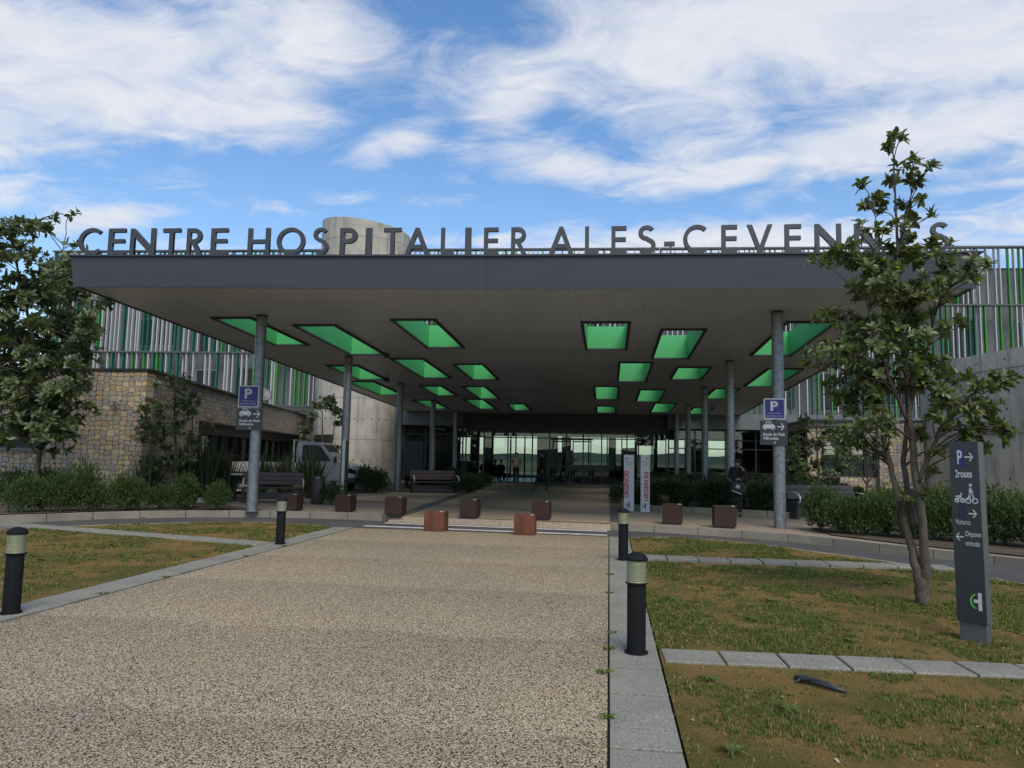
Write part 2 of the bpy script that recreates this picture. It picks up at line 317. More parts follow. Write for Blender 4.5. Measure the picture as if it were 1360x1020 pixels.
M_asphalt = pm('asphalt', (.085,.08,.076), .85, var=.22, scale=.7, bump=.5, bscale=160, fine=(150, .3), spec=.25)
M_white_line = pm('worn road paint', (.48,.47,.45), .8, var=.35, scale=5, fine=(60,.2))
M_darkband = pm('dark granite band', (.085,.075,.068), .8, var=.2, scale=3, fine=(90,.2))
M_lawn = lawn_mat()
M_ground = pm('dry ground', (.10,.10,.05), .95, var=.4, scale=.05, spec=.1)
M_soil = pm('bed soil', (.10,.08,.055), .95, var=.4, scale=4, bump=1, bscale=25, spec=.1)
M_hill = pm('distant scrub', (.045,.065,.045), .95, var=.4, scale=.05, spec=.1)
M_fascia = pm('dark grey sheet metal', (.046,.050,.061), .42, var=.08, scale=.6, spec=.45, stretch=(1,.3,3))
M_flash = pm('black flashing', (.03,.032,.038), .4, var=.05)
M_soffit = pm('taupe soffit panel', (.40,.385,.365), .38, var=.09, scale=.35, spec=.6)
def soffit_mat():
    m, t, b = new_mat('taupe soffit panel'); co_ = nd(t, 'ShaderNodeTexCoord')
    n = nd(t, 'ShaderNodeTexNoise', Scale=.35, Detail=7); t.links.new(co_.outputs['Object'], n.inputs[0])
    col = ramp(t, n.outputs[0], [(.3, (.54,.59,.65)), (.7, (.64,.69,.75))])
    br = nd(t, 'ShaderNodeTexBrick', Scale=1.0); br.inputs['Brick Width'].default_value = 3.1; br.inputs['Row Height'].default_value = 1.22; br.inputs['Mortar Size'].default_value = .007; br.inputs['Mortar Smooth'].default_value = .3
    br.inputs['Color1'].default_value = (1,1,1,1); br.inputs['Color2'].default_value = (.93,.93,.94,1); br.inputs['Mortar'].default_value = (.5,.5,.5,1); t.links.new(co_.outputs['Object'], br.inputs[0])
    mx = nd(t, 'ShaderNodeMixRGB', blend_type='MULTIPLY'); mx.inputs[0].default_value = 1; t.links.new(col, mx.inputs[1]); t.links.new(br.outputs[0], mx.inputs[2])
    mp_ = nd(t, 'ShaderNodeMapping'); mp_.inputs['Scale'].default_value = (3,.25,1); t.links.new(co_.outputs['Object'], mp_.inputs[0])
    st = nd(t, 'ShaderNodeTexNoise', Scale=1.2, Detail=6); t.links.new(mp_.outputs[0], st.inputs[0])
    m2 = nd(t, 'ShaderNodeMixRGB', blend_type='MULTIPLY'); m2.inputs[0].default_value = 1; t.links.new(mx.outputs[0], m2.inputs[1]); t.links.new(ramp(t, st.outputs[0], [(.3,(.95,.95,.95)),(.6,(1.02,)*3)]), m2.inputs[2])
    t.links.new(m2.outputs[0], b.inputs['Base Color']); b.inputs['Roughness'].default_value = .4; b.inputs['Specular IOR Level'].default_value = .55
    return m
M_soffit = soffit_mat()
M_green = pm('green well lining', (.07,.40,.13), .5, var=.08, scale=.8)
M_frame = pm('dark opening frame', (.035,.037,.04), .5)
M_letter = pm('anthracite letter', (.042,.045,.052), .5, var=.06)
M_galv = pm('galvanised steel', (.20,.22,.235), .42, metal=.45, var=.3, scale=9, spec=.5, fine=(28,.12))
M_conc = concrete('board marked concrete')
M_conc2 = concrete('pale cast concrete', (.54,.48,.38))
M_stoneF = stone_mat('rubble stone front', 1, 0); M_stoneS = stone_mat('rubble stone side', .2, .98)
M_dark = pm('dark metal', (.03,.033,.036), .45)
M_mull = pm('anthracite mullion', (.022,.025,.028), .4)
M_band = pm('grey band panel', (.13,.135,.14), .5, var=.08, scale=.5)
M_wall = pm('grey facade panel', (.17,.18,.175), .7, var=.14, scale=.4)
M_white = pm('white powder coat', (.44,.45,.44), .45, var=.05)
M_lgrey = pm('pale aluminium', (.42,.44,.44), .4, var=.08)
M_dgreen = pm('deep green coat', (.008,.13,.07), .45, var=.08)
M_bgreen = pm('bright green coat', (.04,.26,.035), .45, var=.08)
M_glass = glass_mat('entrance glazing', (.60,.68,.66), .05); M_glass2 = glass_mat('dark window glass', (.18,.2,.2), .22)
M_carglass = glass_mat('vehicle glass', (.25,.28,.28), .18)
M_inner = pm('interior wall', (.10,.105,.105), .8); M_floor = pm('interior floor', (.12,.115,.11), .35)
M_bollard = pm('black bollard paint', (.007,.007,.008), .75, var=.2, scale=8, spec=.22)
M_lens = pm('ribbed cream lens', (.20,.21,.125), .3, var=.12, scale=4, stretch=(1,1,30), fine=(6,.12))
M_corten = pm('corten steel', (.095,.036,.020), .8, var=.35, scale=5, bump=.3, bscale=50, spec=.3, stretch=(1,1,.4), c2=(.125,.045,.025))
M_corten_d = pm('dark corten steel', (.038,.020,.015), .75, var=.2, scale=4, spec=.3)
M_bench = pm('brown bench board', (.042,.029,.025), .5, var=.12, scale=3)
M_cast = pm('cast aluminium', (.55,.56,.56), .35, metal=.3)
M_sign = pm('anthracite sign panel', (.026,.031,.036), .35, var=.05)
M_signside = pm('sign edge', (.085,.088,.085), .5)
M_signtxt = pm('white sign lettering', (.48,.50,.50), .5, var=.04)
M_blue = pm('parking blue', (.018,.016,.16), .4, var=.04)
M_bluedk = pm('faded blue', (.012,.016,.06), .4, var=.04)
M_red = pm('red lettering', (.42,.02,.035), .5, var=.05)
M_urg = pm('white sign face', (.50,.52,.52), .45, var=.04)
M_logog = pm('logo green', (.10,.50,.05), .5)
M_van = pm('white vehicle paint', (.42,.43,.43), .3, var=.03, spec=.6); M_tyre = pm('tyre rubber', (.02,.02,.02), .8)
M_bark = pm('grey bark', (.095,.08,.062), .9, var=.35, scale=9, bump=1, bscale=40, spec=.15, stretch=(1,1,.4))
M_leafA = leaf_mat('magnolia leaf', (.105,.130,.052), .38, .5, .28); M_leafB = leaf_mat('far magnolia leaf', (.090,.118,.052), .42, .45, .28)
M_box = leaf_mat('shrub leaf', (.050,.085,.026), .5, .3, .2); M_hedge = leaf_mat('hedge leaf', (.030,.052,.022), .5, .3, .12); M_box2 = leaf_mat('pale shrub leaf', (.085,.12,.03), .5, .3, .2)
M_flax = leaf_mat('flax blade', (.055,.068,.036), .5, .35, .12)
M_grass = leaf_mat('grass blade', (.10,.130,.034), .6, .2, .3); M_dry = leaf_mat('dry grass blade', (.21,.165,.08), .7, .2, .2)
M_rock = pm('pale rock', (.36,.34,.31), .9, var=.25, scale=6, bump=1, bscale=20)
M_skin = pm('skin', (.36,.21,.15), .55, var=.08); M_black = pm('black cloth', (.012,.012,.014), .85); M_hair = pm('dark hair', (.016,.012,.01), .6)
M_beige = pm('beige cloth', (.20,.17,.13), .85); M_jeans = pm('dark denim', (.022,.026,.036), .85); M_charc = pm('charcoal cloth', (.035,.037,.042), .85); M_shoe = pm('black shoe', (.012,.011,.011), .5)
M_shirt = pm('pale shirt', (.34,.33,.31), .8)
# ------------------------------------------------------------------ ground
def sheet(name, poly, z, m, h=.0, kind='structure'):
    mb = MB()
    if h: mb.prism(poly, z-h, z)
    else: mb.add([(p[0],p[1],z) for p in poly], [tuple(range(len(poly)))])
    o = mb.build(name, m); o['kind'] = kind
    # make sure faces point up and concave outlines fill properly
    bm = bmesh.new(); bm.from_mesh(o.data); bmesh.ops.triangulate(bm, faces=[f for f in bm.faces if len(f.verts) > 4]); bmesh.ops.recalc_face_normals(bm, faces=bm.faces)
    if not h:
        for f in bm.faces:
            if f.normal.z < 0: f.normal_flip()
    bm.to_mesh(o.data); bm.free()
    return o
def smooth_line(pts, n=6):
    out = []
    P = [Vector((*p,0)) for p in pts]
    for i in range(len(P)-1):
        p0 = P[max(i-1,0)]; p1 = P[i]; p2 = P[i+1]; p3 = P[min(i+2,len(P)-1)]
        for k in range(n):
            t = k/n; q = .5*((2*p1)+(-p0+p2)*t+(2*p0-5*p1+4*p2-p3)*t*t+(-p0+3*p1-3*p2+p3)*t**3); out.append((q.x,q.y))
    out.append((P[-1].x,P[-1].y)); return out
sheet('ground', [(-900,-900),(900,-900),(900,900),(-900,900)], -.06, M_ground)
NEAR_L = smooth_line([(-26,-8),(-18,4),(-13.2,12.0),(-11.5,14.3),(-10.3,15.6),(-8.5,16.75),(-7.0,16.75),(-5.95,16.2)])
NEAR_R = smooth_line([(.42,16.1),(1.3,16.5),(2.3,16.25),(3.1,15.5),(4.7,13.55),(5.8,11.5),(7.4,7.5),(9.5,0),(11,-8)])
FAR_L = smooth_line([(-30,-6),(-21,6.5),(-15.6,12.7),(-12.9,15.2),(-11.6,16.9),(-9.7,18.15),(-7.5,18.6),(-5.4,18.45)])
FAR_R = smooth_line([(0.05,18.05),(1.2,17.75),(2.7,17.2),(4.15,16.3),(5.35,14.9),(6.8,13.3),(9.2,9.5),(12.5,0),(14.5,-8)])
road = [(-5.95,16.2),(.42,16.1)] + NEAR_R[1:] + list(reversed(FAR_R)) + list(reversed(FAR_L)) + NEAR_L[:-1]
sheet('road', road, -.03, M_asphalt)
PLZ = .13
plaza = FAR_L + FAR_R + [(60,-8),(60,80),(-60,80),(-60,-6)]
sheet('plaza', plaza, PLZ-.004, M_plaza)
def strip_mesh(line, wdt, z0, z1, side=1, seg=1.0, gap=.008, bev=.008, jitter=.0):
    """stones laid along a polyline; width goes to one side"""
    mb = MB(); P = [Vector((*p,0)) for p in line]
    L = [0]
    for i in range(len(P)-1): L.append(L[-1]+(P[i+1]-P[i]).length)
    def at_(s):
        for i in range(len(P)-1):
            if s <= L[i+1] or i == len(P)-2:
                d = (P[i+1]-P[i]); t = (s-L[i])/max(d.length,1e-9); d.normalize(); return P[i]+(P[i+1]-P[i])*t, Vector((-d.y,d.x,0))*side
    s = 0
    while s < L[-1]-.05:
        e = min(s+seg*random.uniform(.97,1.03), L[-1])
        a, na = at_(s+gap); b, nb = at_(e-gap)
        mid, nm = at_((s+e)/2); j = random.uniform(-jitter, jitter)
        q = [a, mid, b, b+nb*wdt, mid+nm*wdt, a+na*wdt]
        if side < 0: q.reverse()
        c = sum(q, Vector())/6; n = 6
        # orientation: q must be counterclockwise
        vs = [(p.x,p.y,z0) for p in q]+[(p.x,p.y,z1-bev+j) for p in q]+[(p.x+(c.x-p.x)*bev/max(wdt*.5,.05), p.y+(c.y-p.y)*bev/max(wdt*.5,.05), z1+j) for p in q]
        fs = [(i,(i+1)%n,n+(i+1)%n,n+i) for i in range(n)]+[(n+i,n+(i+1)%n,2*n+(i+1)%n,2*n+i) for i in range(n)]+[tuple(range(2*n,3*n))]
        mb.add(vs, fs); s = e
    return mb
def stones(name, *a, m=None, **k):
    o = strip_mesh(*a, **k).build(name, m or M_kerb); o['kind'] = 'structure'; return o
stones('kerb', FAR_L, .16, -.05, PLZ+.008, side=1, seg=1.0)
stones('kerb', FAR_R, .16, -.05, PLZ+.008, side=1, seg=1.0)
mb = MB(); mb.add([(-5.4,18.27,-.028),(.05,17.88,-.028),(.05,18.10,PLZ-.002),(-5.4,18.48,PLZ-.002)], [(0,1,2,3)]); mb.add([(-5.4,18.27,-.028),(-5.4,18.48,PLZ-.002),(-5.4,18.48,-.03)], [(0,1,2)]); mb.add([(.05,17.88,-.028),(.05,18.10,PLZ-.002),(.05,18.10,-.03)], [(0,2,1)])
o = mb.build('plaza_ramp', M_plaza); o['kind'] = 'structure'
stones('kerb', NEAR_L, .1, -.08, .005, side=-1, seg=1.0)
stones('kerb', NEAR_R, .1, -.08, .005, side=-1, seg=1.0)
sheet('footpath', [(-5.53,-8),(0.0,-8),(0.0,16.15),(-5.53,16.22)], 0.0, M_path, h=.05)
def slabs(name, x0, x1, y0, y1, n_y, z, m=M_paver, cols=1, seg=.335):
    mb = MB(); y = y0
    while y < y1-.05:
        e = min(y+seg*random.uniform(.98,1.02), y1)
        xs = [x0+(x1-x0)*k/cols for k in range(cols+1)]
        for k in range(cols):
            jz = random.uniform(-.004,.004); mb.cbox(xs[k]+.004, xs[k+1]-.004, y+.010, e-.010, -.05, z+jz, .003)
        y = e
    o = mb.build(name, m); o['kind'] = 'structure'; return o
slabs('paved_edging', .012, .415, -6, 16.1, 0, .014)
slabs('paved_edging', -5.99, -5.545, -6, 16.2, 0, .014)
def bandx(name, pts, wd, z, seg=.6):
    o = strip_mesh(pts, wd, -.05, z, side=1, seg=seg, gap=.009, bev=.008, jitter=.004).build(name, M_paver); o['kind'] = 'structure'; return o
bandx('stone_strip', [(.45,6.3),(8.4,6.55)], .40, .02, .47)
bandx('stone_strip', [(.45,12.45),(5.3,12.55)], .42, .05, .5)
bandx('stone_strip', [(-12.6,14.35),(-6.02,12.55)], .42, .03, .55)
# lawns
def zn(x, y): return .012+.018*noise.noise(Vector((x*.5,y*.5,0)))+.006*noise.noise(Vector((x*3,y*3,4)))
def poly_in(p, poly):
    c = False; j = len(poly)-1
    for i in range(len(poly)):
        if (poly[i][1] > p[1]) != (poly[j][1] > p[1]) and p[0] < (poly[j][0]-poly[i][0])*(p[1]-poly[i][1])/(poly[j][1]-poly[i][1])+poly[i][0]: c = not c
        j = i
    return c
LAWN_R = [(.43,-8)]+[(.43,16.1)]+[(p[0]-.12,p[1]-.02) for p in NEAR_R[1:]]
LAWN_L = [(-6.0,16.15)]+[(p[0]+.1,p[1]-.06) for p in reversed(NEAR_L[:-1])]+[(-6.0,-8)]
sheet('lawn', LAWN_R, 0.0, M_lawn); sheet('lawn', LAWN_L, 0.0, M_lawn)
def in_strip(x, y):
    if x > 0:
        s1 = 6.3+(x-.45)*.0314; s2 = 12.45+(x-.45)*.02
        return s1-.03 < y < s1+.43 or (s2-.03 < y < s2+.45 and x < 5.35)
    s = 14.35-(x+12.6)*.2735; return s-.03 < y < s+.46 and x > -12.6
def grass(name, poly, n, rng, big):
    mb = MB(); V = []; F = []; MI = []
    xs = [p[0] for p in poly]; cnt = 0
    while cnt < n:
        y = 2.2+(17-2.2)*random.random()**1.25; x = random.uniform(*rng)
        if not poly_in((x,y), poly) or in_strip(x,y): continue
        d = noise.noise(Vector((x*.9,y*.9,3.1)))+.55*noise.noise(Vector((x*3.1,y*3.1,1.0)))
        if d < .03 and random.random() < .86: continue
        cnt += 1
        tall = .012+.022*max(0,d+.3)+random.random()*.012
        k = 4 if random.random() < .72 else 12
        if k == 8 and d > .25: tall *= 1.7
        dry = 1 if (random.random() < (.18 if d > .05 else .5)) else 0
        for _ in range(k):
            a = random.random()*6.283; r = random.random()*.035; bx_ = x+math.cos(a)*r; by = y+math.sin(a)*r
            w_ = .0022+.0006*y*.6; l = tall*random.uniform(.5,1.1); ln = random.uniform(.3,1.1)*l; b = random.random()*6.283
            o = len(V); V += [(bx_-math.sin(b)*w_,by+math.cos(b)*w_,.0),(bx_+math.sin(b)*w_,by-math.cos(b)*w_,.0),(bx_+math.cos(b)*ln,by+math.sin(b)*ln,l)]
            F.append((o,o+1,o+2)); MI.append(dry)
    mb.v, mb.f, mb.m = V, F, MI
    o = mb.build(name, [M_grass, M_dry]); o['kind'] = 'stuff'; o['label'] = 'patchy short grass growing on the brown soil'; o['category'] = 'grass'; return o
o = grass('grass', LAWN_R, 36000, (.43, 8.5), 0); o['label'] = 'patchy short grass on brown soil right of the path'
o = grass('grass', LAWN_L, 20000, (-13, -6), 0); o['label'] = 'patchy short grass on brown soil left of the path'
# weeds and pale litter scattered on the lawns
mb = MB()
for _ in range(190):
    left = random.random() < .35
    x = random.uniform(-12,-6.1) if left else random.uniform(.5,7); y = random.uniform(3.5,16)
    if not poly_in((x,y), LAWN_L if left else LAWN_R) or in_strip(x,y): continue
    s = random.uniform(.004,.013); a = random.random()*3
    mb.obox((x,y,.008), (math.cos(a),math.sin(a),random.uniform(-.3,.3)), s*1.4, s*.7, s*.25)
o = mb.build('leaf_litter', pm('pale dead leaf', (.34,.29,.21), .9, var=.4, scale=1.5)); o['kind'] = 'stuff'; o['label'] = 'pale dead leaves and chips scattered over the lawn'; o['category'] = 'litter'
mb = MB()
for _ in range(26):
    left = random.random() < .3
    x = random.uniform(-11,-6.1) if left else random.uniform(.6,5.5); y = random.uniform(4.2,12)
    if not poly_in((x,y), LAWN_L if left else LAWN_R) or in_strip(x,y): continue
    for _k in range(34):
        a = random.random()*6.28; l = random.uniform(.05,.13); b = a+random.uniform(-.4,.4); w_ = .006
        mb.add([(x,y,.004),(x+math.cos(a)*l*.5-math.sin(b)*w_,y+math.sin(a)*l*.5+math.cos(b)*w_,.035),(x+math.cos(a)*l,y+math.sin(a)*l,random.uniform(.01,.05)),(x+math.cos(a)*l*.5+math.sin(b)*w_,y+math.sin(a)*l*.5-math.cos(b)*w_,.03)], [(0,1,2,3)])
for (x, y) in [(-.02,5.9),(.03,7.2),(.0,6.6),(.02,9.3),(.41,8.2),(.0,4.9),(-5.55,9.1),(-5.54,11.2),(-5.56,7.9),(-5.54,12.6),(.02,10.8),(-11,16.9),(-11.8,16.2)]:
    for _k in range(16):
        a = random.random()*6.28; l = random.uniform(.03,.09)
        mb.add([(x,y,.004),(x+math.cos(a)*l*.5-.005,y+math.sin(a)*l*.5,.03),(x+math.cos(a)*l,y+math.sin(a)*l,.02)], [(0,1,2)])
o = mb.build('weeds', M_box2); o['kind'] = 'stuff'; o['label'] = 'low rosette weeds in the lawn and the path joints'; o['category'] = 'weeds'
# crossing stripes and plaza bands
for y0, y1, xx in ((17.86,17.50,-5.4),(16.95,16.58,-5.6)):
    sheet('crossing_stripe', [(xx,y0),(-.03,y1),(-.03,y1+.26),(xx,y0+.26)], -.024, M_white_line)
sheet('paving_band', [(.03,18.35),(.42,18.2),(.42,44),(.03,44)], PLZ+.004, M_darkband)
sheet('paving_band', [(-5.35,18.7),(-5.0,18.7),(-6.45,43.5),(-6.9,43.5)], PLZ+.004, M_darkband)
sheet('paving_band', [(-9.5,23.95),(-.02,20.95),(-.02,21.2),(-9.5,24.2)], PLZ+.003, pm('joint band', (.20,.175,.15), .85))
# planting beds
sheet('planting_bed', [(p[0]-.16,p[1]+.2) for p in FAR_L[14:34]]+[(-11.3,20.5),(-11.3,24.5),(-13.6,27),(-40,27),(-40,14)], PLZ+.02, M_soil)
sheet('planting_bed', [(.62,23.0),(4.9,21.5),(13,21.5),(13,40),(.62,40)], PLZ+.02, M_soil)
sheet('planting_bed', [(4.6,16.6),(5.6,15.1),(7.0,13.6),(9.6,9.6),(13,1.5),(25,1.5),(25,21.4),(7.2,21.4),(7.2,18.6),(4.6,18.3)], PLZ+.02, M_soil)
sheet('planting_bed', [(-13.2,25),(-9.7,27.0),(-9.3,30.2),(-6.2,31.2),(-6.9,40),(-18,40)], PLZ+.02, M_soil)
stones('kerb', [(.5,22.95),(4.9,21.35)], .14, PLZ, PLZ+.17, side=1, seg=1.0)
stones('kerb', [(4.9,21.35),(7.5,21.35)], .14, PLZ, PLZ+.12, side=1, seg=1.0)
# hills behind the camera (mirrored in the glazing) and far terrain
def hills(y0, sgn, hmax, name='hills'):
    mb = MB(); n = 120; V = []; F = []
    for i in range(n):
        x = -700+1400*i/(n-1)
        h = hmax*(.45+.55*noise.noise(Vector((x*.006, y0*.01, 2)))+.25*noise.noise(Vector((x*.03,y0,1))))
        V += [(x,y0-sgn*60,-.1),(x,y0,max(1,h)*.75),(x,y0+sgn*60,max(1,h))]
    for i in range(n-1):
        for k in range(2):
            a = i*3+k; F.append((a,a+3,a+4,a+1) if sgn < 0 else (a,a+1,a+4,a+3))
    mb.v, mb.f, mb.m = V, F, [0]*len(F)
    o = mb.build(name, M_hill, smooth=True); o['kind'] = 'structure'
hills(-420, -1, 20); hills(-230, -1, 8); hills(560, 1, 16)
# ------------------------------------------------------------------ entrance canopy
def zs(y): return 5.80-.035*y
ZR = 5.60
FX = [(-11.95,15.2),(-2.65,15.72),(7.32,16.0)]
def yf(x):
    for (a,b),(c,d) in zip(FX, FX[1:]):
        if x <= c+1e-6: return b+(d-b)*(x-a)/(c-a)
    return FX[-1][1]
SKY = [(-10.4,-9.4,18.5,22.3),(-8.55,-7.45,19.45,24.0),(-5.6,-4.53,18.8,22.7),(-10.3,-9.2,26.45,30.0),(-11.05,-9.95,30.7,35.4),(-7.4,-6.35,24.9,29.4),
 (-5.45,-4.47,26.0,29.8),(-8.2,-7.3,32.0,35.4),(-6.3,-5.4,32.05,36.6),(-9.97,-9.07,37.6,41.9),(-7.2,-6.3,37.05,41.6),(-5.3,-4.42,38.95,42.2),
 (-.68,.45,19.2,22.95),(1.4,2.46,20.1,24.6),(.36,1.38,25.5,30.1),(2.37,3.42,26.5,29.4),(-.62,.34,31.7,36.3),(1.33,2.33,32.7,37.1),(-.66,.3,39.6,43.0),
 (2.28,3.25,37.9,42.4),(4.4,5.5,19.25,24.0),(5.46,6.56,26.75,31.3),(4.4,5.32,32.1,35.7),(4.35,5.3,39.8,43.2)]
canopy = thing('entrance_canopy', 'huge dark grey wedge-shaped canopy with green-lined skylights over the hospital forecourt', 'canopy', (-2.3,15.6,0))
YB = 44.3
def plate(zf, up):
    e = .035
    xs = sorted(set([FX[0][0],FX[1][0],FX[2][0]]+[v for s in SKY for v in (s[0]-e, s[1]+e)]))
    ys = sorted(set([17.2,YB]+[v for s in SKY for v in (s[2]-e, s[3]+e)]))
    mb = MB(); idx = {}
    def vid(x, y, key):
        if key not in idx: idx[key] = len(mb.v); mb.v.append((x, y, zf(y)))
        return idx[key]
    for i in range(len(xs)-1):
        q = (vid(xs[i],yf(xs[i]),(i,-1)), vid(xs[i+1],yf(xs[i+1]),(i+1,-1)), vid(xs[i+1],ys[0],(i+1,0)), vid(xs[i],ys[0],(i,0)))
        mb.f.append(q if up else q[::-1]); mb.m.append(0)
        for j in range(len(ys)-1):
            cx_, cy_ = (xs[i]+xs[i+1])/2, (ys[j]+ys[j+1])/2
            if any(s[0]-e < cx_ < s[1]+e and s[2]-e < cy_ < s[3]+e for s in SKY): continue
            q = (vid(xs[i],ys[j],(i,j)), vid(xs[i+1],ys[j],(i+1,j)), vid(xs[i+1],ys[j+1],(i+1,j+1)), vid(xs[i],ys[j+1],(i,j+1)))
            mb.f.append(q if up else q[::-1]); mb.m.append(0)
    return mb
plate(zs, False).build('soffit', M_soffit, canopy, world=True)
plate(lambda y: ZR, True).build('roof_deck', M_flash, canopy, world=True)
# fascia: leaning out towards the top, folded along the front in sheets
mb = MB(); o_ = .07; T = 5.90
FB = [Vector((x,y,zs(y)-.03)) for x, y in FX]; 
FT = [Vector((FX[0][0]-o_,FX[0][1]-o_,T)), Vector((FX[1][0],FX[1][1]-o_,T)), Vector((FX[2][0]+o_,FX[2][1]-o_,T))]
for i in (0,1):
    n = 1
    a, b, c, d = FB[i], FB[i+1], FT[i+1], FT[i]
    if i == 0: b = b+(a-b)*.0004; c = c+(d-c)*.0004
    ib = Vector((0,.05,0)); mb.add([a,b,c,d,a+ib,b+ib,c+ib+Vector((0,.1,0)),d+ib+Vector((0,.1,0))], [(0,1,2,3),(7,6,5,4),(4,5,1,0),(3,2,6,7)])
mb.build('front_fascia', M_fascia, canopy, world=True)
for sgn, x in ((-1,FX[0][0]),(1,FX[2][0])):
    y0 = yf(x); mb = MB(); xt = x+sgn*o_
    q = [(x,y0,zs(y0)-.03),(x,YB,zs(YB)-.03),(xt,YB,T),(xt,y0-o_,T)]
    mb.add(q+[(p[0]-sgn*.05,p[1]+(.06 if k in (0,3) else 0),p[2]) for k, p in enumerate(q)], [(0,1,2,3),(7,6,5,4),(0,4,5,1),(3,2,6,7)])
    mb.build('side_fascia', M_fascia, canopy, world=True)
mb = MB()
for i in (0,1):
    a, b = FT[i], FT[i+1]; e0 = -.05 if i == 0 else 0; e1 = .05 if i == 1 else 0
    mb.add([(a.x+e0,a.y-.05,T+.002),(b.x+e1,b.y-.05,T+.002),(b.x+e1,b.y+.5,T+.002),(a.x+e0,a.y+.5,T+.002),(a.x+e0,a.y-.05,T+.04),(b.x+e1,b.y-.05,T+.04),(b.x+e1,b.y+.5,T+.04),(a.x+e0,a.y+.5,T+.04)],
           [(3,2,1,0),(4,5,6,7),(0,1,5,4),(1,2,6,5),(2,3,7,6),(3,0,4,7)])
mb.build('top_flashing', M_flash, canopy, world=True)
mb = MB()
for i in (0,1):
    a, b = FB[i], FB[i+1]
    d = (b-a).normalized(); mb.obox((a+b)/2+Vector((0,-.012,.0)), d, (b-a).length/2-.01, .014, .02)
mb.build('drip_edge', M_flash, canopy, world=True)
def ring(x0,x1,y0,y1,t,zl,zh):
    mb = MB()
    i = [(x0,y0),(x1,y0),(x1,y1),(x0,y1)]; o = [(x0-t,y0-t),(x1+t,y0-t),(x1+t,y1+t),(x0-t,y1+t)]
    vs = [(*p,zl(p[1])) for p in i]+[(*p,zh(p[1])) for p in i]+[(*p,zl(p[1])) for p in o]+[(*p,zh(p[1])) for p in o]; fs = []
    for k in range(4):
        n = (k+1)%4; fs += [(n,k,4+k,4+n),(8+k,8+n,12+n,12+k),(k,n,8+n,8+k),(4+n,4+k,12+k,12+n)]
    return mb.add(vs, fs)
for s in SKY:
    wl = ring(*s, .03, lambda y: zs(y)-.004, lambda y: ZR+.07).build('skylight_well', M_green, canopy, world=True)
    ring(s[0]+.002,s[1]-.002,s[2]+.002,s[3]-.002,.075, lambda y: zs(y)-.05, lambda y: zs(y)-.008).build('skylight_frame', M_frame, canopy, world=True)
# ------------------------------------------------------------------ columns
colxy = [(-8.97,18.3),(-8.85,24.6),(-8.9,31.3),(-8.95,37.7),(-8.95,43.4),(3.9,18.15),(3.9,25.2),(3.9,31.8),(3.9,38.4),(3.75,43.4)]
clab = ['galvanised column carrying the parking signs on the left of the forecourt', 'galvanised column beside the brown litter bin and thin white sign edge',
 'galvanised column just left of the far brown bench', 'galvanised column rising behind the middle of the far brown bench', 'galvanised column at the right end of the far bench, nearest the glazing on the left',
 'galvanised column carrying the parking signs on the right of the forecourt', 'galvanised column against which the person in black leans', 'galvanised column behind the dark hedge, left of the leaning person',
 'slim galvanised column behind the hedge, second to the right of the white signs', 'slimmest galvanised column, nearest the glazing just right of the white signs']
col0 = None
for (x, y), lb in zip(colxy, clab):
    zt = zs(y)-.012
    c = thing('canopy_column', lb, 'column', (x,y,PLZ), 0, 'galvanised columns holding up the canopy')
    r = .135
    MB().lathe([(r,.02),(r,zt-PLZ-.03)], 28).build('shaft', M_galv, c, smooth='auto')
    MB().lathe([(r+.012,zt-PLZ-.03),(r+.012,zt-PLZ)], 28).build('top_plate', M_dark, c)
    MB().lathe([(r+.03,0),(r+.03,.02)], 28).build('base_plate', M_galv, c)
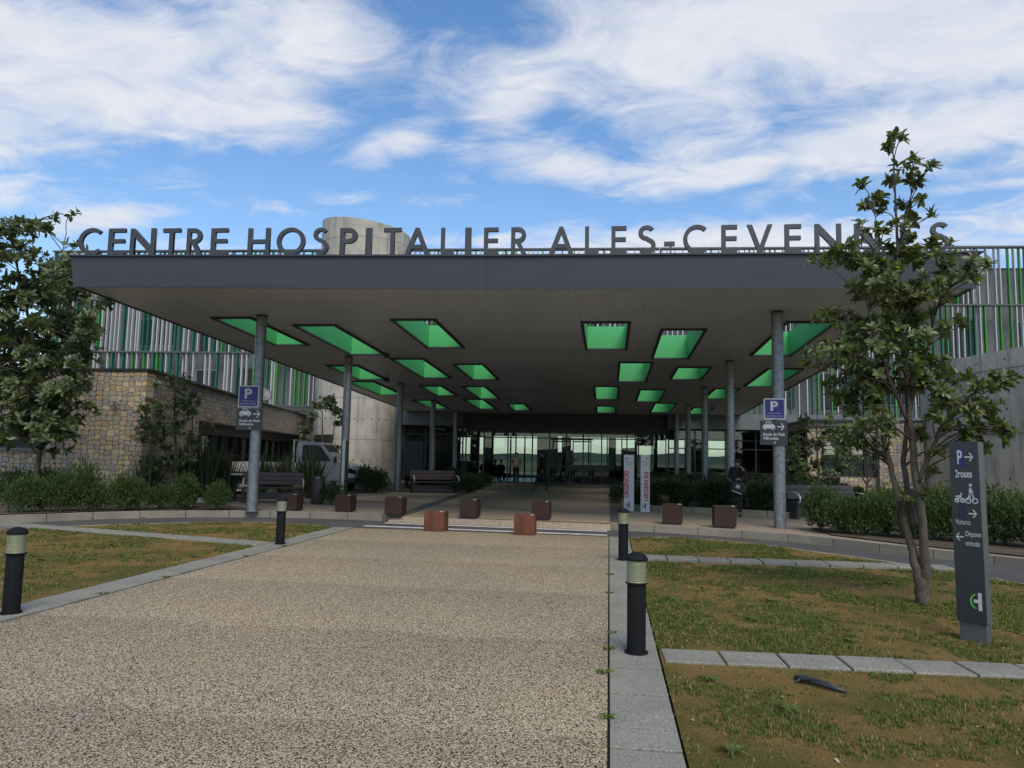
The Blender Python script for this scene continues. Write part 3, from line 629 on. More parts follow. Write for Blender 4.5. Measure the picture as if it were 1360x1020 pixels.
# ------------------------------------------------------------------ lettering
def arc(cx_, cy_, r, a0, a1, n=14, ry=None):
    ry = ry or r; return [(cx_+r*math.cos(R(a0+(a1-a0)*k/n)), cy_+ry*math.sin(R(a0+(a1-a0)*k/n))) for k in range(n+1)]
t_ = .152
def letter_poly(ch):
    t = t_
    if ch == 'E': return .56, [[(0,0),(.56,0),(.56,t),(t,t),(t,.44),(.54,.44),(.54,.44+t),(t,.44+t),(t,1-t),(.56,1-t),(.56,1),(0,1)]]
    if ch == 'T': return .62, [[(.31-t/2,0),(.31+t/2,0),(.31+t/2,1-t),(.62,1-t),(.62,1),(0,1),(0,1-t),(.31-t/2,1-t)]]
    if ch == 'H': return .80, [[(0,0),(t,0),(t,.42),(.8-t,.42),(.8-t,0),(.8,0),(.8,1),(.8-t,1),(.8-t,.42+t),(t,.42+t),(t,1),(0,1)]]
    if ch == 'I': return t, [[(0,0),(t,0),(t,1),(0,1)]]
    if ch == 'L': return .52, [[(0,0),(.52,0),(.52,t),(t,t),(t,1),(0,1)]]
    if ch == 'N': return .88, [[(0,0),(t,0),(t,.66),(.74,0),(.88,0),(.88,1),(.88-t,1),(.88-t,.34),(.14,1),(0,1)]]
    if ch == 'V': return .92, [[(0,1),(.39,0),(.53,0),(.92,1),(.74,1),(.46,.26),(.18,1)]]
    if ch == 'A': return .92, [[(0,0),(.18,0),(.265,.22),(.655,.22),(.74,0),(.92,0),(.53,1),(.39,1)], [(.325,.37),(.595,.37),(.46,.73)]]
    if ch == 'P': return .58, [[(0,0),(t,0),(t,.42)]+arc(.29,.71,.29,-90,90)+[(0,1)], [(t,.42+t)]+arc(.29,.71,.125,-90,90,10)+[(t,1-t)]]
    if ch == 'R': return .62, [[(0,0),(t,0),(t,.42),(.2,.42),(.42,0),(.62,0),(.37,.44)]+arc(.29,.71,.29,-70,90)+[(0,1)], [(t,.42+t)]+arc(.29,.71,.125,-90,90,10)+[(t,1-t)]]
    if ch == 'O': return 1.0, [arc(.5,.5,.52,0,350,35), arc(.5,.5,.52-t,0,350,35)]
    if ch == 'C': return .86, [arc(.5,.5,.52,48,312,28)+arc(.5,.5,.52-t,312,48,28)]
    if ch == '-': return .34, [[(0,.27),(.34,.27),(.34,.27+t),(0,.27+t)]]
    if ch == 'S':
        cl = arc(.29,.745,.20,30,270,16)+arc(.29,.285,.215,88,-150,18)[1:]
        cl = [Vector((a,b)) for a, b in cl]; A = []; B = []
        for i, p in enumerate(cl):
            d = (cl[min(i+1,len(cl)-1)]-cl[max(i-1,0)]).normalized(); nn = Vector((-d.y,d.x))*(t*.47); A.append(tuple(p+nn)); B.append(tuple(p-nn))
        return .58, [A+B[::-1]]
LET = "C106-136 E145-167 N174-207 T217-240 R249-270 E281-303 H330-359 O369-405 S416-437 P452-475 I486-494 T510-533 A538-571 L586-603 I618-626 E643-662 R679-700 A729-762 L777-795 E812-832 S847-871 _882-896 C908-939 E958-979 V992-1026 E1042-1064 N1082-1117 N1135-1168 E1196-1218 S1235-1262".split()
sign = thing('sign_lettering', 'large anthracite capital letters reading CENTRE HOSPITALIER ALES-CEVENNES along the canopy edge', 'lettering', (-2.4,15.6,T+.042))
for s in LET:
    ch = s[0].replace('_','-'); a, b = [float(q) for q in s[1:].split('-')]
    fy = 15.35
    x0, x1 = at(a, 318, 15.35).x, at(b, 318, 15.35).x
    for _ in range(4):
        fy = yf((x0+x1)/2)-.02; x0, x1 = at(a, 318, fy).x, at(b, 318, fy).x
    wd, polys = letter_poly(ch)
    cu = bpy.data.curves.new('letter', 'CURVE'); cu.dimensions = '2D'; cu.fill_mode = 'BOTH'; cu.extrude = .035
    for p in polys:
        sp = cu.splines.new('POLY'); sp.points.add(len(p)-1); sp.use_cyclic_u = True
        for k, (u, v) in enumerate(p): sp.points[k].co = (u, v, 0, 1)
    tmp = bpy.data.objects.new('t', cu); COL.objects.link(tmp)
    me = bpy.data.meshes.new_from_object(tmp.evaluated_get(bpy.context.evaluated_depsgraph_get())); bpy.data.objects.remove(tmp)
    hgt = .60
    for v in me.vertices:
        u, vv, d = v.co; v.co = ((u/wd*(x1-x0)), -d, vv*hgt)
    me.materials.clear(); me.materials.append(M_letter)
    me.name = 'letter'; o = bpy.data.objects.new('letter', me); COL.objects.link(o); o.parent = sign
    o.location = (x0-sign.location.x, fy-sign.location.y, .012)
    if ch == '-':
        MB().box(x0+.12,x0+.15,fy-.01,fy+.02,T+.042,T+.21).build('letter_stay', M_letter, sign, world=True)
mb = MB()
for i in (0,1):
    a = Vector((FX[i][0],FX[i][1]-.02,T+.047)); b = Vector((FX[i+1][0],FX[i+1][1]-.02,T+.047)); d = (b-a)
    mb.obox((a+b)/2, d, d.length/2-.3, .02, .005)
mb.build('mounting_rail', M_flash, sign, world=True)
# small floodlights under the soffit
for (u, v, y), lb in (((514,468,23.9), 'small dark floodlight under the soffit by the second skylight on the left'), ((514,502,29.7), 'small dark floodlight under the soffit beside the left column row')):
    p = at(u, v, y); f = thing('floodlight', lb, 'floodlight', (p.x,p.y,zs(p.y)), 0, 'floodlights under the canopy')
    MB().cbox(-.09,.09,-.05,.05,-.16,-.03,.01).build('housing', M_frame, f); MB().box(-.02,.02,-.02,.02,-.03,0).build('bracket', M_frame, f)
# ------------------------------------------------------------------ main building
FA, FBx = Vector((-37.0,44.9,0)), Vector((44.0,48.1,0))
fd = (FBx-FA).normalized(); fn = Vector((fd.y,-fd.x,0))     # towards viewer
FL = (FBx-FA).length
bld = thing('hospital_building', 'long hospital block behind white and green vertical fins with a glazed entrance', 'building', (-2,46,0))
def fpt(s, off, z): p = FA+fd*s+fn*off; return (p.x,p.y,z)
def fbox(mb, s0, s1, o0, o1, z0, z1, mi=0):
    return mb.add([fpt(s0,o1,z0),fpt(s1,o1,z0),fpt(s1,o0,z0),fpt(s0,o0,z0),fpt(s0,o1,z1),fpt(s1,o1,z1),fpt(s1,o0,z1),fpt(s0,o0,z1)],
                  [(3,2,1,0),(4,5,6,7),(0,1,5,4),(1,2,6,5),(2,3,7,6),(3,0,4,7)], mi)
sx_ = lambda x: (x-FA.x)/fd.x
# upper block wall
mb = MB(); fbox(mb, .6, FL, -18, -1.0, 4.35, 13.55); mb.build('upper_wall', M_wall, bld, world=True)
mb = MB(); fbox(mb, .6, FL, -18, -1.02, 13.552, 13.7); mb.build('roof', M_flash, bld, world=True)
mb = MB(); fbox(mb, sx_(12), FL-2, -3.6, -3.0, 13.6, 14.0); mb.build('plant_screen', M_lgrey, bld, world=True)
def louvre(s0, s1, z0, z1, off):
    mb = MB(); fbox(mb, s0, s1, off, off+.03, z0, z1); n = max(3, int((z1-z0)/.13))
    for k in range(n):
        zz_ = z0+(k+.3)*(z1-z0)/n; fbox(mb, s0+.04, s1-.04, off+.032, off+.09, zz_, zz_+.045, 1)
    return mb
s = 1.6; k = 0
while s < FL-4:
    x = FA.x+fd.x*s
    wdt = random.choice((1.5,1.9,2.6,1.5)); g_ = random.choice((1.2,1.6,2.2))
    for z0, z1 in ((5.2,7.0),(8.5,10.4),(11.6,13.3)):
        if -17 < x < 5 and z1 < 9: continue
        if random.random() < .12: continue
        if x > 7 and random.random() < .45 or x < -17 and random.random() < .6:
            louvre(s, s+wdt, z0-.2, z1+.1, -.98).build('louvre_panel', [M_dark, M_band], bld, world=True)
        else:
            mb = MB(); fbox(mb, s, s+wdt, -.985, -.93, z0, z1); wn = mb.build('window', M_lgrey, bld, world=True)
            mb = MB(); fbox(mb, s+.06, s+wdt/2-.02, -.928, -.922, z0+.06, z1-.06); fbox(mb, s+wdt/2+.02, s+wdt-.06, -.928, -.922, z0+.06, z1-.06); 
            pn = mb.build('pane', M_dark, bld, world=True); pn.parent = wn
    s += wdt+g_
# fin screens: rails and fins, one screen per storey and bay run
def screens(sa, sb, zl, thick):
    rails = MB()
    for z in zl: fbox(rails, sa, sb, -.22, .14, z-.05, z+.05)
    rails.build('screen_rail', M_signside, bld, world=True)
    posts = MB(); q = sa
    while q < sb: fbox(posts, q, q+.09, -.30, -.222, zl[0], zl[-1]); fbox(posts, q+.02, q+.07, -.92, -.302, zl[1]-.04, zl[1]+.04); q += 3.1
    posts.build('screen_post', M_lgrey, bld, world=True)
    for j in range(len(zl)-1):
        bay = sa
        while bay < sb-.3:
            be = min(bay+6.2, sb); mb = MB(); q = bay+.1; prev = 0
            while q < be-.05:
                r = random.random(); mi = 0 if r < .42 else 1 if r < .52 else 2 if r < .78 else 3
                if j == len(zl)-2 and mi == 2 and random.random() < .5: mi = 0
                if random.random() > .05:
                    fbox(mb, q, q+thick, -.17, .07, zl[j]+.052, zl[j+1]-.052, mi)
                q += random.choice((.27,.31,.33,.31,.48))
            mb.build('fin_screen', [M_white, M_lgrey, M_dgreen, M_bgreen], bld, world=True); bay = be
screens(.1, sx_(-12.9), [4.6,8.0,11.45,14.72], .07)
screens(sx_(-12.85), sx_(3.0), [8.0,11.3,14.72], .08)
screens(sx_(3.05), FL-.5, [4.38,7.7,11.2,14.72], .055)
mb = MB(); fbox(mb, .1, .16, -6, -.3, 4.6, 14.72); mb.build('end_panel', M_lgrey, bld, world=True)
mb = MB()
for k in range(14): fbox(mb, .02, .08, -.8-k*.42, -.62-k*.42, 4.6, 14.72)
mb.build('end_fin_screen', M_lgrey, bld, world=True)
# ground floor: glazed front
GY = 44.5
X0, X1 = -8.55, 3.3
mb = MB(); mb.box(X0,X1,GY-.15,GY+.3,3.62,4.3); mb.build('entrance_beam', M_frame, bld, world=True)
mb = MB(); mb.box(X1,13.0,GY-.9,GY+.5,3.45,4.32); mb.build('band_panel', M_band, bld, world=True)
mb = MB(); mb.box(-12.9,X0,GY-.9,GY+.5,3.45,4.25); mb.build('band_panel', M_band, bld, world=True)
def glazing(name, xa, xb, y, z0, zt, mull, trans, m=M_glass):
    mb = MB(); mb.box(xa+.02, xb-.02, y+.02, y+.035, z0+.02, zt-.02); g0 = mb.build(name, m, bld, world=True)
    f = MB(); ms_ = sorted(mull)
    for x in ms_: f.box(x-.035, x+.035, y-.05, y+.07, z0, zt)
    for z in trans:
        for a, b in zip(ms_, ms_[1:]): f.box(a+.036, b-.036, y-.04, y+.06, z-.03, z+.03)
    fo = f.build('glazing_frame', M_mull, g0); 
    fo.data.transform(Matrix.Translation(-bld.location)); return g0
mx_ = [X0+.04]+[at(u,600,GY).x for u in (642.5,674.5,685,707,730,752,774.5,799,832.5,848,866)]+[X1-.04]
glazing('entrance_glazing', X0, X1, GY, PLZ, 3.6, mx_, (PLZ+.05, 2.82, 3.12, 3.57))
mb = MB(); mb.box(X0+.05,X1-.05,GY-.015,GY+.012,3.16,3.56); mb.build('clerestory_dark_strip', M_frame, bld, world=True)  # dark strip added over the top glazing row to hide its sky reflection
glazing('side_glazing', X1, 12.9, GY, PLZ, 3.43, [X1+.1,4.9,6.6,8.3,10.0,11.7,12.8], (PLZ+.05, 1.0, 2.35, 2.85, 3.4))
glazing('side_glazing', -12.4, X0, GY, PLZ, 3.43, [-12.3,-11.0,-10.4,-8.7], (PLZ+.05, 2.45, 2.95, 3.4))
mb = MB(); mb.box(-12.2,-11.1,GY-.16,GY-.06,PLZ,2.5); mb.build('dark_panel', M_dark, bld, world=True)
mb = MB(); fbox(mb, .6, sx_(-13.0), -1.4, -1.05, PLZ, 4.34); mb.build('ground_wall', M_wall, bld, world=True)
# sliding doors
for (a, b) in ((-3.35,-2.2),(-2.16,-1.0)):
    f = MB()
    for x in (a+.03,b-.09): f.box(x,x+.06,GY-.13,GY-.06,PLZ+.02,2.7)
    for z in (PLZ+.02,2.6,1.15): f.box(a+.092,b-.092,GY-.125,GY-.065,z,z+.07)
    d = f.build('door', M_mull, bld, world=True)
mb = MB(); mb.box(-3.4,-.95,GY-.22,GY-.055,2.72,2.79+.04); mb.build('door_header', M_dark, bld, world=True)
# notices stuck to the glazing
for (u, v, w_, h_) in ((757,605,.3,.6),(764,611,.42,.30)):
    p = at(u, v, GY-.01); MB().box(p.x-w_/2,p.x+w_/2,GY+.002,GY+.012,p.z-h_/2,p.z+h_/2).build('notice', pm('notice paper', (.25,.25,.24), .8, scale=18, var=.4), bld, world=True)
# hall behind the glass
hall = MB(); 
hall.box(-12.8,13,GY+.4,60,PLZ+.0,PLZ+.012,1); hall.box(-12.8,13,GY+.32,60,3.7,3.9,0); hall.box(-12.95,-12.82,GY+.4,60,PLZ,3.7,0); hall.box(13.02,13.2,GY+.4,60,PLZ,3.7,0)
wins = [(-10.0,-9.6,.3,3.1),(-8.9,-7.6,.3,3.15),(-7.5,-6.5,.15,3.15),(-6.4,-5.4,.15,3.15),(-3.9,-3.6,2.0,3.2),(-2.9,-1.6,.9,3.15),(-1.5,-.2,.9,3.15),(-.1,.9,.9,3.15),(1.0,1.9,2.4,3.15),(2.1,3.3,.2,2.6),(3.6,5.6,1.0,3.1),(7,9,1.0,3.1),(-11.5,-10.3,1.2,3.0)]
xs_ = sorted(set([-12.8,13]+[v for w_ in wins for v in w_[:2]]))
for a, b in zip(xs_, xs_[1:]):
    ww = [w_ for w_ in wins if w_[0] <= a+1e-6 and w_[1] >= b-1e-6]
    if ww: hall.box(a,b,57.8,58,PLZ+.02,PLZ+ww[0][2],0); hall.box(a,b,57.8,58,PLZ+ww[0][3],3.69,0)
    else: hall.box(a,b,57.8,58,PLZ+.02,3.69,0)
for x in (-9.2,-4.6,.2,6.2,10.0): hall.box(x-.25,x+.25,51,51.5,PLZ+.02,3.69,0)
hall.build('entrance_hall', [M_inner, M_floor], bld, world=True)
MB().box(-2.4,1.2,49.5,50.3,PLZ+.02,1.25).build('reception_counter', M_dark, bld, world=True)
# dark door recess left of the glazing, grey wall right of it
mb = MB(); mb.box(13.25,24,GY+.4,GY+.9,PLZ,4.3); mb.build('ground_wall', M_band, bld, world=True)
# ------------------------------------------------------------------ concrete stair tower
tw = thing('concrete_tower', 'round board-marked concrete tower with slanted top rising behind the canopy letters', 'tower', (-15.2,44.6,0))
mb = MB(); n = 72; r = 2.72; vs = []; fs = []
for k in range(n):
    a = 2*math.pi*k/n; x, y = r*math.cos(a), r*math.sin(a); vs.append((x,y,PLZ)); vs.append((x,y,15.62-.13*x))
for k in range(n): q = (k+1)%n; fs.append((2*k,2*q,2*q+1,2*k+1))
fs.append(tuple(2*k+1 for k in range(n))); mb.add(vs, fs)
mb.build('shaft', M_conc, tw, smooth='auto')
for z in (2.5,4.9,7.3,9.7,12.1,14.5):
    MB().lathe([(r+.004,z-.012),(r+.004,z+.012)], 72, close=False).build('formwork_joint', M_band, tw)
mb = MB()
for k in range(36):
    for z in (1.3,3.7,6.1,13.3):
        a = 2*math.pi*(k+.3)/36; mb.obox((r*math.cos(a),r*math.sin(a),z), (-math.sin(a),math.cos(a),0), .035,.012,.035)
mb.build('tie_hole', M_dark, tw)
a = R(-120); p = Vector((math.cos(a),math.sin(a),0))*(r-.02)
MB().obox((p.x,p.y,1.45), (-math.sin(a),math.cos(a),0), .75,.08,1.3).build('door', M_dark, tw)
# ------------------------------------------------------------------ stone wing on the left
st = thing('stone_building', 'low ochre and grey rubble stone wing with dark strip windows left of the forecourt', 'building', (-14,21,0))
ZT = 4.0
Pc = Vector((-13.85,21.0,0)); Pe = Vector((-19.2,46.0,0)); 
def wallquad(mb, a, b, z0, z1, th, mi=0):    # slab wall from a to b, thickness away from the viewer side (left normal)
    d = (b-a).normalized(); n_ = Vector((-d.y,d.x,0))*th
    return mb.add([(a.x,a.y,z0),(b.x,b.y,z0),(b.x+n_.x,b.y+n_.y,z0),(a.x+n_.x,a.y+n_.y,z0),(a.x,a.y,z1),(b.x,b.y,z1),(b.x+n_.x,b.y+n_.y,z1),(a.x+n_.x,a.y+n_.y,z1)],
                  [(3,2,1,0),(4,5,6,7),(0,1,5,4),(1,2,6,5),(2,3,7,6),(3,0,4,7)], mi)
A0 = Vector((-40,21.0,0)); W0, W1 = Vector((-22,21,0)), Vector((-17.0,21,0))
mb = MB(); wallquad(mb, A0, W0, PLZ, ZT, .4); wallquad(mb, W0, W1, PLZ, 1.60, .4); wallquad(mb, W0, W1, 2.55, ZT, .4); wallquad(mb, W1, Pc, PLZ, ZT, .4)
mb.build('front_wall', M_stoneF, st, world=True)
d = (Pe-Pc).normalized(); S1 = Pc+d*1.6; S2 = Pc+d*5.0
a0 = Pc+Vector((0,.401,0))+d*.0
mb = MB(); wallquad(mb, a0, S2, PLZ, ZT, .4); wallquad(mb, S2, Pe, 2.75, ZT, .4)
mb.build('side_wall', M_stoneS, st, world=True)
mb = MB(); wallquad(mb, A0+Vector((0,-.05,0)), Pc+Vector((.05,-.05,0)), ZT+.002, ZT+.07, .5); wallquad(mb, Pc+Vector((.05,.46,0)), Pe+Vector((.05,0,0)), ZT+.002, ZT+.07, .5); mb.build('coping', M_flash, st, world=True)
mb = MB(); n_ = Vector((-d.y,d.x,0)); a = S2+n_*.42; b = Pe+n_*.42; wallquad(mb, a+n_*.1, b+n_*.1, 2.30, 2.677, .3); mb.build('lintel_beam', M_frame, st, world=True)
mb = MB(); a = S2+n_*1.0; b = Pe+n_*1.0; wallquad(mb, a, b, .9, 2.349, .05); mb.build('strip_glazing', M_glass2, st, world=True)
mb = MB(); wallquad(mb, a-n_*.02, b-n_*.02, PLZ, .9, .2); mb.build('sill_wall', M_band, st, world=True)
mb = MB(); L_ = (b-a).length; k = 0
while k < L_: c = a+d*k-n_*.06; mb.obox((c.x,c.y,1.62), d, .05,.05,.72); k += 1.55
for z in (1.45,): c = (a+b)/2-n_*.03; mb.obox((c.x,c.y,z), d, L_/2,.02,.03)
mb.build('window_mullion', M_dark, st, world=True)
mb = MB(); q0, q1 = S2+n_*.02, Pe+n_*.02; wallquad(mb, q0, q1, 2.68, 2.747, 3.5); mb.build('soffit', M_frame, st, world=True)
mb = MB(); wallquad(mb, a+n_*2.2, b+n_*2.2, PLZ, 2.67, .1); q0 = S2+n_*1.05; wallquad(mb, q0-d*.1, q0, PLZ, 2.67, 2.0); mb.build('interior', M_inner, st, world=True)
mb = MB(); mb.add([(-40,21.4,ZT-.1),(-14.3,21.4,ZT-.1),(-19.6,46,ZT-.1),(-40,46,ZT-.1)], [(0,1,2,3)]); mb.build('roof', M_flash, st, world=True)
wn = MB(); wn.box(-22,-17,21.14,21.2,1.6,2.55); wn = wn.build('window', M_glass2, st, world=True)
f = MB()
for x in (-21.9,-20.3,-18.7,-17.06): f.box(x-.04,x+.04,21.06,21.135,1.66,2.5)
f.box(-22,-17,21.05,21.136,1.6,1.66); f.box(-22,-17,21.05,21.136,2.5,2.55)
fo = f.build('window_frame', M_mull, wn); fo.data.transform(Matrix.Translation(-st.location))
f = MB(); f.box(-22.05,-16.95,20.93,21.0,1.53,1.597); fo = f.build('window_sill', M_band, wn); fo.data.transform(Matrix.Translation(-st.location))
# security camera on the stone wall
p = at(155,532,20.9); c = thing('security_camera', 'small white security camera on the stone wall', 'camera', (p.x,20.99,p.z))
MB().obox((.02,-.22,.03),(1,-.5,-.05),.14,.05,.05).build('camera_body', M_white, c); MB().tube([(0,.0,-.08),(0,-.12,-.06),(.02,-.2,-.02)], .018, 6).build('bracket', M_lgrey, c)
# satellite dish on the stone parapet
p = at(359,531,31); c = thing('satellite_dish', 'grey satellite dish lying low on the stone parapet beside the left sign column', 'dish', (p.x-.3,p.y,ZT-.2))
c.scale = (.55,.55,.55)
mb = MB(); prof = [(.02,0),(.25,.02),(.45,.07),(.6,.14),(.61,.15),(.45,.09),(.25,.04),(.02,.02)]; mb.lathe(prof, 24, close=False); o = mb.build('reflector', M_band, c, smooth=True); o.rotation_euler = (R(60),0,R(40)); o.location = (0,0,.55)
MB().tube([(0,0,0),(0,0,.55)], .04, 8).build('mast', M_lgrey, c); MB().tube([(.1,-.1,.5),(.45,-.5,.6)], .02, 6).build('feed_arm', M_lgrey, c)
# ------------------------------------------------------------------ right: curved concrete wall and stone wing
cw = thing('concrete_wall', 'tall pale curved concrete wall at the right edge behind the hedge', 'wall', (13.4,33,0))
mb = MB(); pts = [(14.0,36.2),(14.2,33.4),(14.7,30.9),(15.4,28.4),(16.6,26.1),(18.2,24.0),(20.2,22.2),(22.8,20.6)]; pts = smooth_line(pts, 5)
inner = [(p[0]+.45,p[1]+.3) for p in pts]; poly = pts+inner[::-1]
mb.prism(poly[::-1], PLZ, 6.06); mb.build('wall_panel', M_conc2, cw, world=True, smooth='auto')
for z, h in ((5.35,.012),(2.9,.012)):
    mb = MB()
    for (a, b) in zip(pts, pts[1:]):
        A = Vector((*a,z)); B = Vector((*b,z)); mb.obox((A+B)/2+Vector((-.004,-.004,0)), B-A, (B-A).length/2, .012, h)
    mb.build('formwork_joint', M_band, cw, world=True)
mb = MB()
for i in range(2, len(pts)-1, 3):
    A = Vector((*pts[i],0)); B = Vector((*pts[i+1],0))
    for z in (1.2,3.8,5.7): c = A.copy(); c.z = z; mb.obox(c+Vector((-.003,-.003,0)), B-A, .03,.012,.03)
mb.build('tie_hole', M_dark, cw, world=True)
MB().box(15.4,22,21.0,21.25,PLZ,.55).build('plinth', M_conc2, cw, world=True)
sr = thing('stone_building', 'low dark rubble stone wing with a barred window behind the right-hand tree', 'building', (12,36,0))
mb = MB(); y = 36.0
mb.box(9.6,12.0,y,y+.4,PLZ,1.05); mb.box(9.6,12.0,y,y+.4,2.6,3.35); mb.box(9.0,9.6,y,y+.4,PLZ,3.35); mb.box(12.002,13.9,y-.3,y+.6,PLZ,3.55); mb.build('front_wall', M_stoneF, sr, world=True)
mb = MB(); mb.box(9.6,12,y+.15,y+.2,1.05,2.6); wo_ = mb.build('window', M_glass2, sr, world=True)
mb = MB(); mb.box(9.7,12,y+1.2,y+1.3,PLZ,3.3); mb.build('interior', M_inner, sr, world=True)
mb = MB()
for x in (9.7,10.3,10.9,11.5,11.93): mb.box(x-.03,x+.03,y+.05,y+.11,1.05,2.6)
for z in [1.12+.19*k for k in range(8)]: mb.box(9.62,11.98,y+.111,y+.14,z,z+.03)
fo = mb.build('window_bars', M_dark, wo_); fo.data.transform(Matrix.Translation(-sr.location))
mb = MB(); mb.box(8.95,14.0,y-.36,y+6,3.552,3.64); mb.build('roof', M_flash, sr, world=True)
mb = MB(); mb.box(9.0,11.998,y-.15,y+5.9,3.352,3.55); mb.build('lintel', M_conc, sr, world=True)
# ------------------------------------------------------------------ bollard lights
blab = ['nearest black bollard light, on the paving edge right of the path', 'black bollard light at the far end of the right paving edge', 'black bollard light cut by the left edge of the photo', 'black bollard light at the far end of the left paving edge']
b0 = None
for (x, y), lb in zip(((.235,6.52),(.235,12.4),(-5.72,6.78),(-5.74,12.85)), blab):
    if b0 is None:
        b0 = thing('bollard_light', lb, 'bollard', (x,y,.016), 0, 'bollard lights along the path'); c = b0
        MB().lathe([(.078,.012),(.078,.545),(.075,.56)], 28).build('post', M_bollard, c, smooth='auto')
        MB().lathe([(.098,0),(.098,.012)], 28).build('base_plate', M_bollard, c)
        pr_ = [(.090,.575)]; 
        for k in range(11): z = .58+k*.0155; pr_ += [(.084,z),(.079,z+.005),(.084,z+.0105)]
        MB().lathe(pr_+[(.084,.752)], 28).build('lens', M_lens, c, smooth=True)
        MB().lathe([(.091,.5605),(.093,.574)], 28).build('collar', M_bollard, c)
        MB().lathe([(.090,.752),(.094,.758),(.094,.772),(.074,.797),(.045,.813),(.012,.82)], 28).build('cap', M_bollard, c, smooth='auto')
    else: copy_thing(b0, lb, (x,y,.016), random.random()*3)
# ------------------------------------------------------------------ corten cubes
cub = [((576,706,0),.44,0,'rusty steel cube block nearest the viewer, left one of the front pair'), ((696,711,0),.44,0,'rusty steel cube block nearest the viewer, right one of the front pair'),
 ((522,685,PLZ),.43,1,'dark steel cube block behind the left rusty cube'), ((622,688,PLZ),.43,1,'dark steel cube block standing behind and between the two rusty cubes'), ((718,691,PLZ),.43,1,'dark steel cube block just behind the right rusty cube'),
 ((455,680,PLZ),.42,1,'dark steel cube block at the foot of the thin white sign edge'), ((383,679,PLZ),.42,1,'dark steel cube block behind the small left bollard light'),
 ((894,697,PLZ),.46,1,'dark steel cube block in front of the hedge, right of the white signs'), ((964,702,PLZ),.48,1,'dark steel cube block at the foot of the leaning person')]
src = {}
for (u, v, z), sz, dk, lb in cub:
    p = gp(u, v, z); p.y += sz/2; zz_ = z if z else -.03
    if dk not in src:
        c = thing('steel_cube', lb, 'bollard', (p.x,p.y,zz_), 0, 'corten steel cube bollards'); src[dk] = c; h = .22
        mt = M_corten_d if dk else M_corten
        MB().cbox(-h+.03,h-.03,-h+.03,h-.03,0,.035,.002).build('plinth', M_dark, c)
        bx = MB().cbox(-h,h,-h,h,.036,.45,.008).build('body', mt, c)
        MB().box(h-.10,h-.03,-h+.02,-h+.08,.451,.462).build('reflector', M_white, c)
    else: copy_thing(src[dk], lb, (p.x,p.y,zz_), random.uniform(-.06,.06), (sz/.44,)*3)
# ------------------------------------------------------------------ parking and direction signs on the front columns
def arrow(mb, x, z, s, dirn=1, y=0, mi=0, th=.16):
    d = dirn
    def seg(a, b, w_):
        a = Vector((a[0],0,a[1])); b = Vector((b[0],0,b[1])); c = (a+b)/2
        mb.obox((x+c.x*d, y, z+c.z), ((b.x-a.x)*d,0,b.z-a.z), (b-a).length/2, .001, w_/2, mi, uz=(-(b.z-a.z), 0, (b.x-a.x)*d))
    w_ = s*th
    seg((0,0),(s*.80,0), w_); return (seg, w_)
def arrow_mesh(x, z, s, d, y):
    """one clean outline arrow"""
    t = s*.17; k = s*.5
    P = [(0,-t/2),(s-t*1.2,-t/2),(s-k-t*.3,-k+t*.0),(s-k+t*.9,-k),(s,0),(s-k+t*.9,k),(s-k-t*.3,k),(s-t*1.2,t/2),(0,t/2)]
    P = [(x+(a if d > 0 else s-a), z+b) for a, b in P]
    mb = MB(); n = len(P); mb.add([(a,y,b) for a, b in P]+[(a,y+.0015,b) for a, b in P], [(i,(i+1)%n,n+(i+1)%n,n+i) for i in range(n)])
    for q in ((0,1,7,8),(1,2,3,4),(1,4,7),(7,4,5,6)): mb.f.append(q); mb.m.append(0)
    return mb
def car_icon(x, z, s, y):
    P = [(0,.16),(.0,.34),(.06,.44),(.2,.5),(.32,.74),(.62,.74),(.78,.52),(.95,.46),(1,.36),(1,.16),(.9,.16)]+arc(.8,.16,.1,0,180,8)[1:]+arc(.2,.16,.1,0,180,8)
    mb = MB()
    def fan(poly, yy):
        n = len(poly); vs = [(x+a*s,yy,z+b*s) for a, b in poly]+[(x+a*s,yy+.0015,z+b*s) for a, b in poly]
        mb.add(vs, [tuple(range(n))]+[(i,(i+1)%n,n+(i+1)%n,n+i) for i in range(n)])
    fan(P, y); 
    for cx_ in (.2,.8): fan(arc(cx_,.13,.085,0,345,15), y-.0005)
    win = [(.27,.5),(.35,.68),(.46,.68),(.46,.5)], [(.5,.5),(.5,.68),(.6,.68),(.7,.5)]
    m2 = MB()
    for q in win:
        n = len(q); m2.add([(x+a*s,y-.0012,z+b*s) for a, b in q], [tuple(range(n))])
    return mb, m2
def rrect(w_, h_, r, n=5):
    return arc(w_/2-r,h_/2-r,r,0,90,n)+arc(-w_/2+r,h_/2-r,r,90,180,n)+arc(-w_/2+r,-h_/2+r,r,180,270,n)+arc(w_/2-r,-h_/2+r,r,270,360,n)
def vplate(poly, y0, y1):      # plate standing in local xz, front at y0
    n = len(poly); return MB().add([(a,y0,b) for a, b in poly]+[(a,y1,b) for a, b in poly], [tuple(range(n-1,-1,-1))[::-1], tuple(range(n,2*n))[::-1]]+[(i,n+i,n+(i+1)%n,(i+1)%n) for i in range(n)])
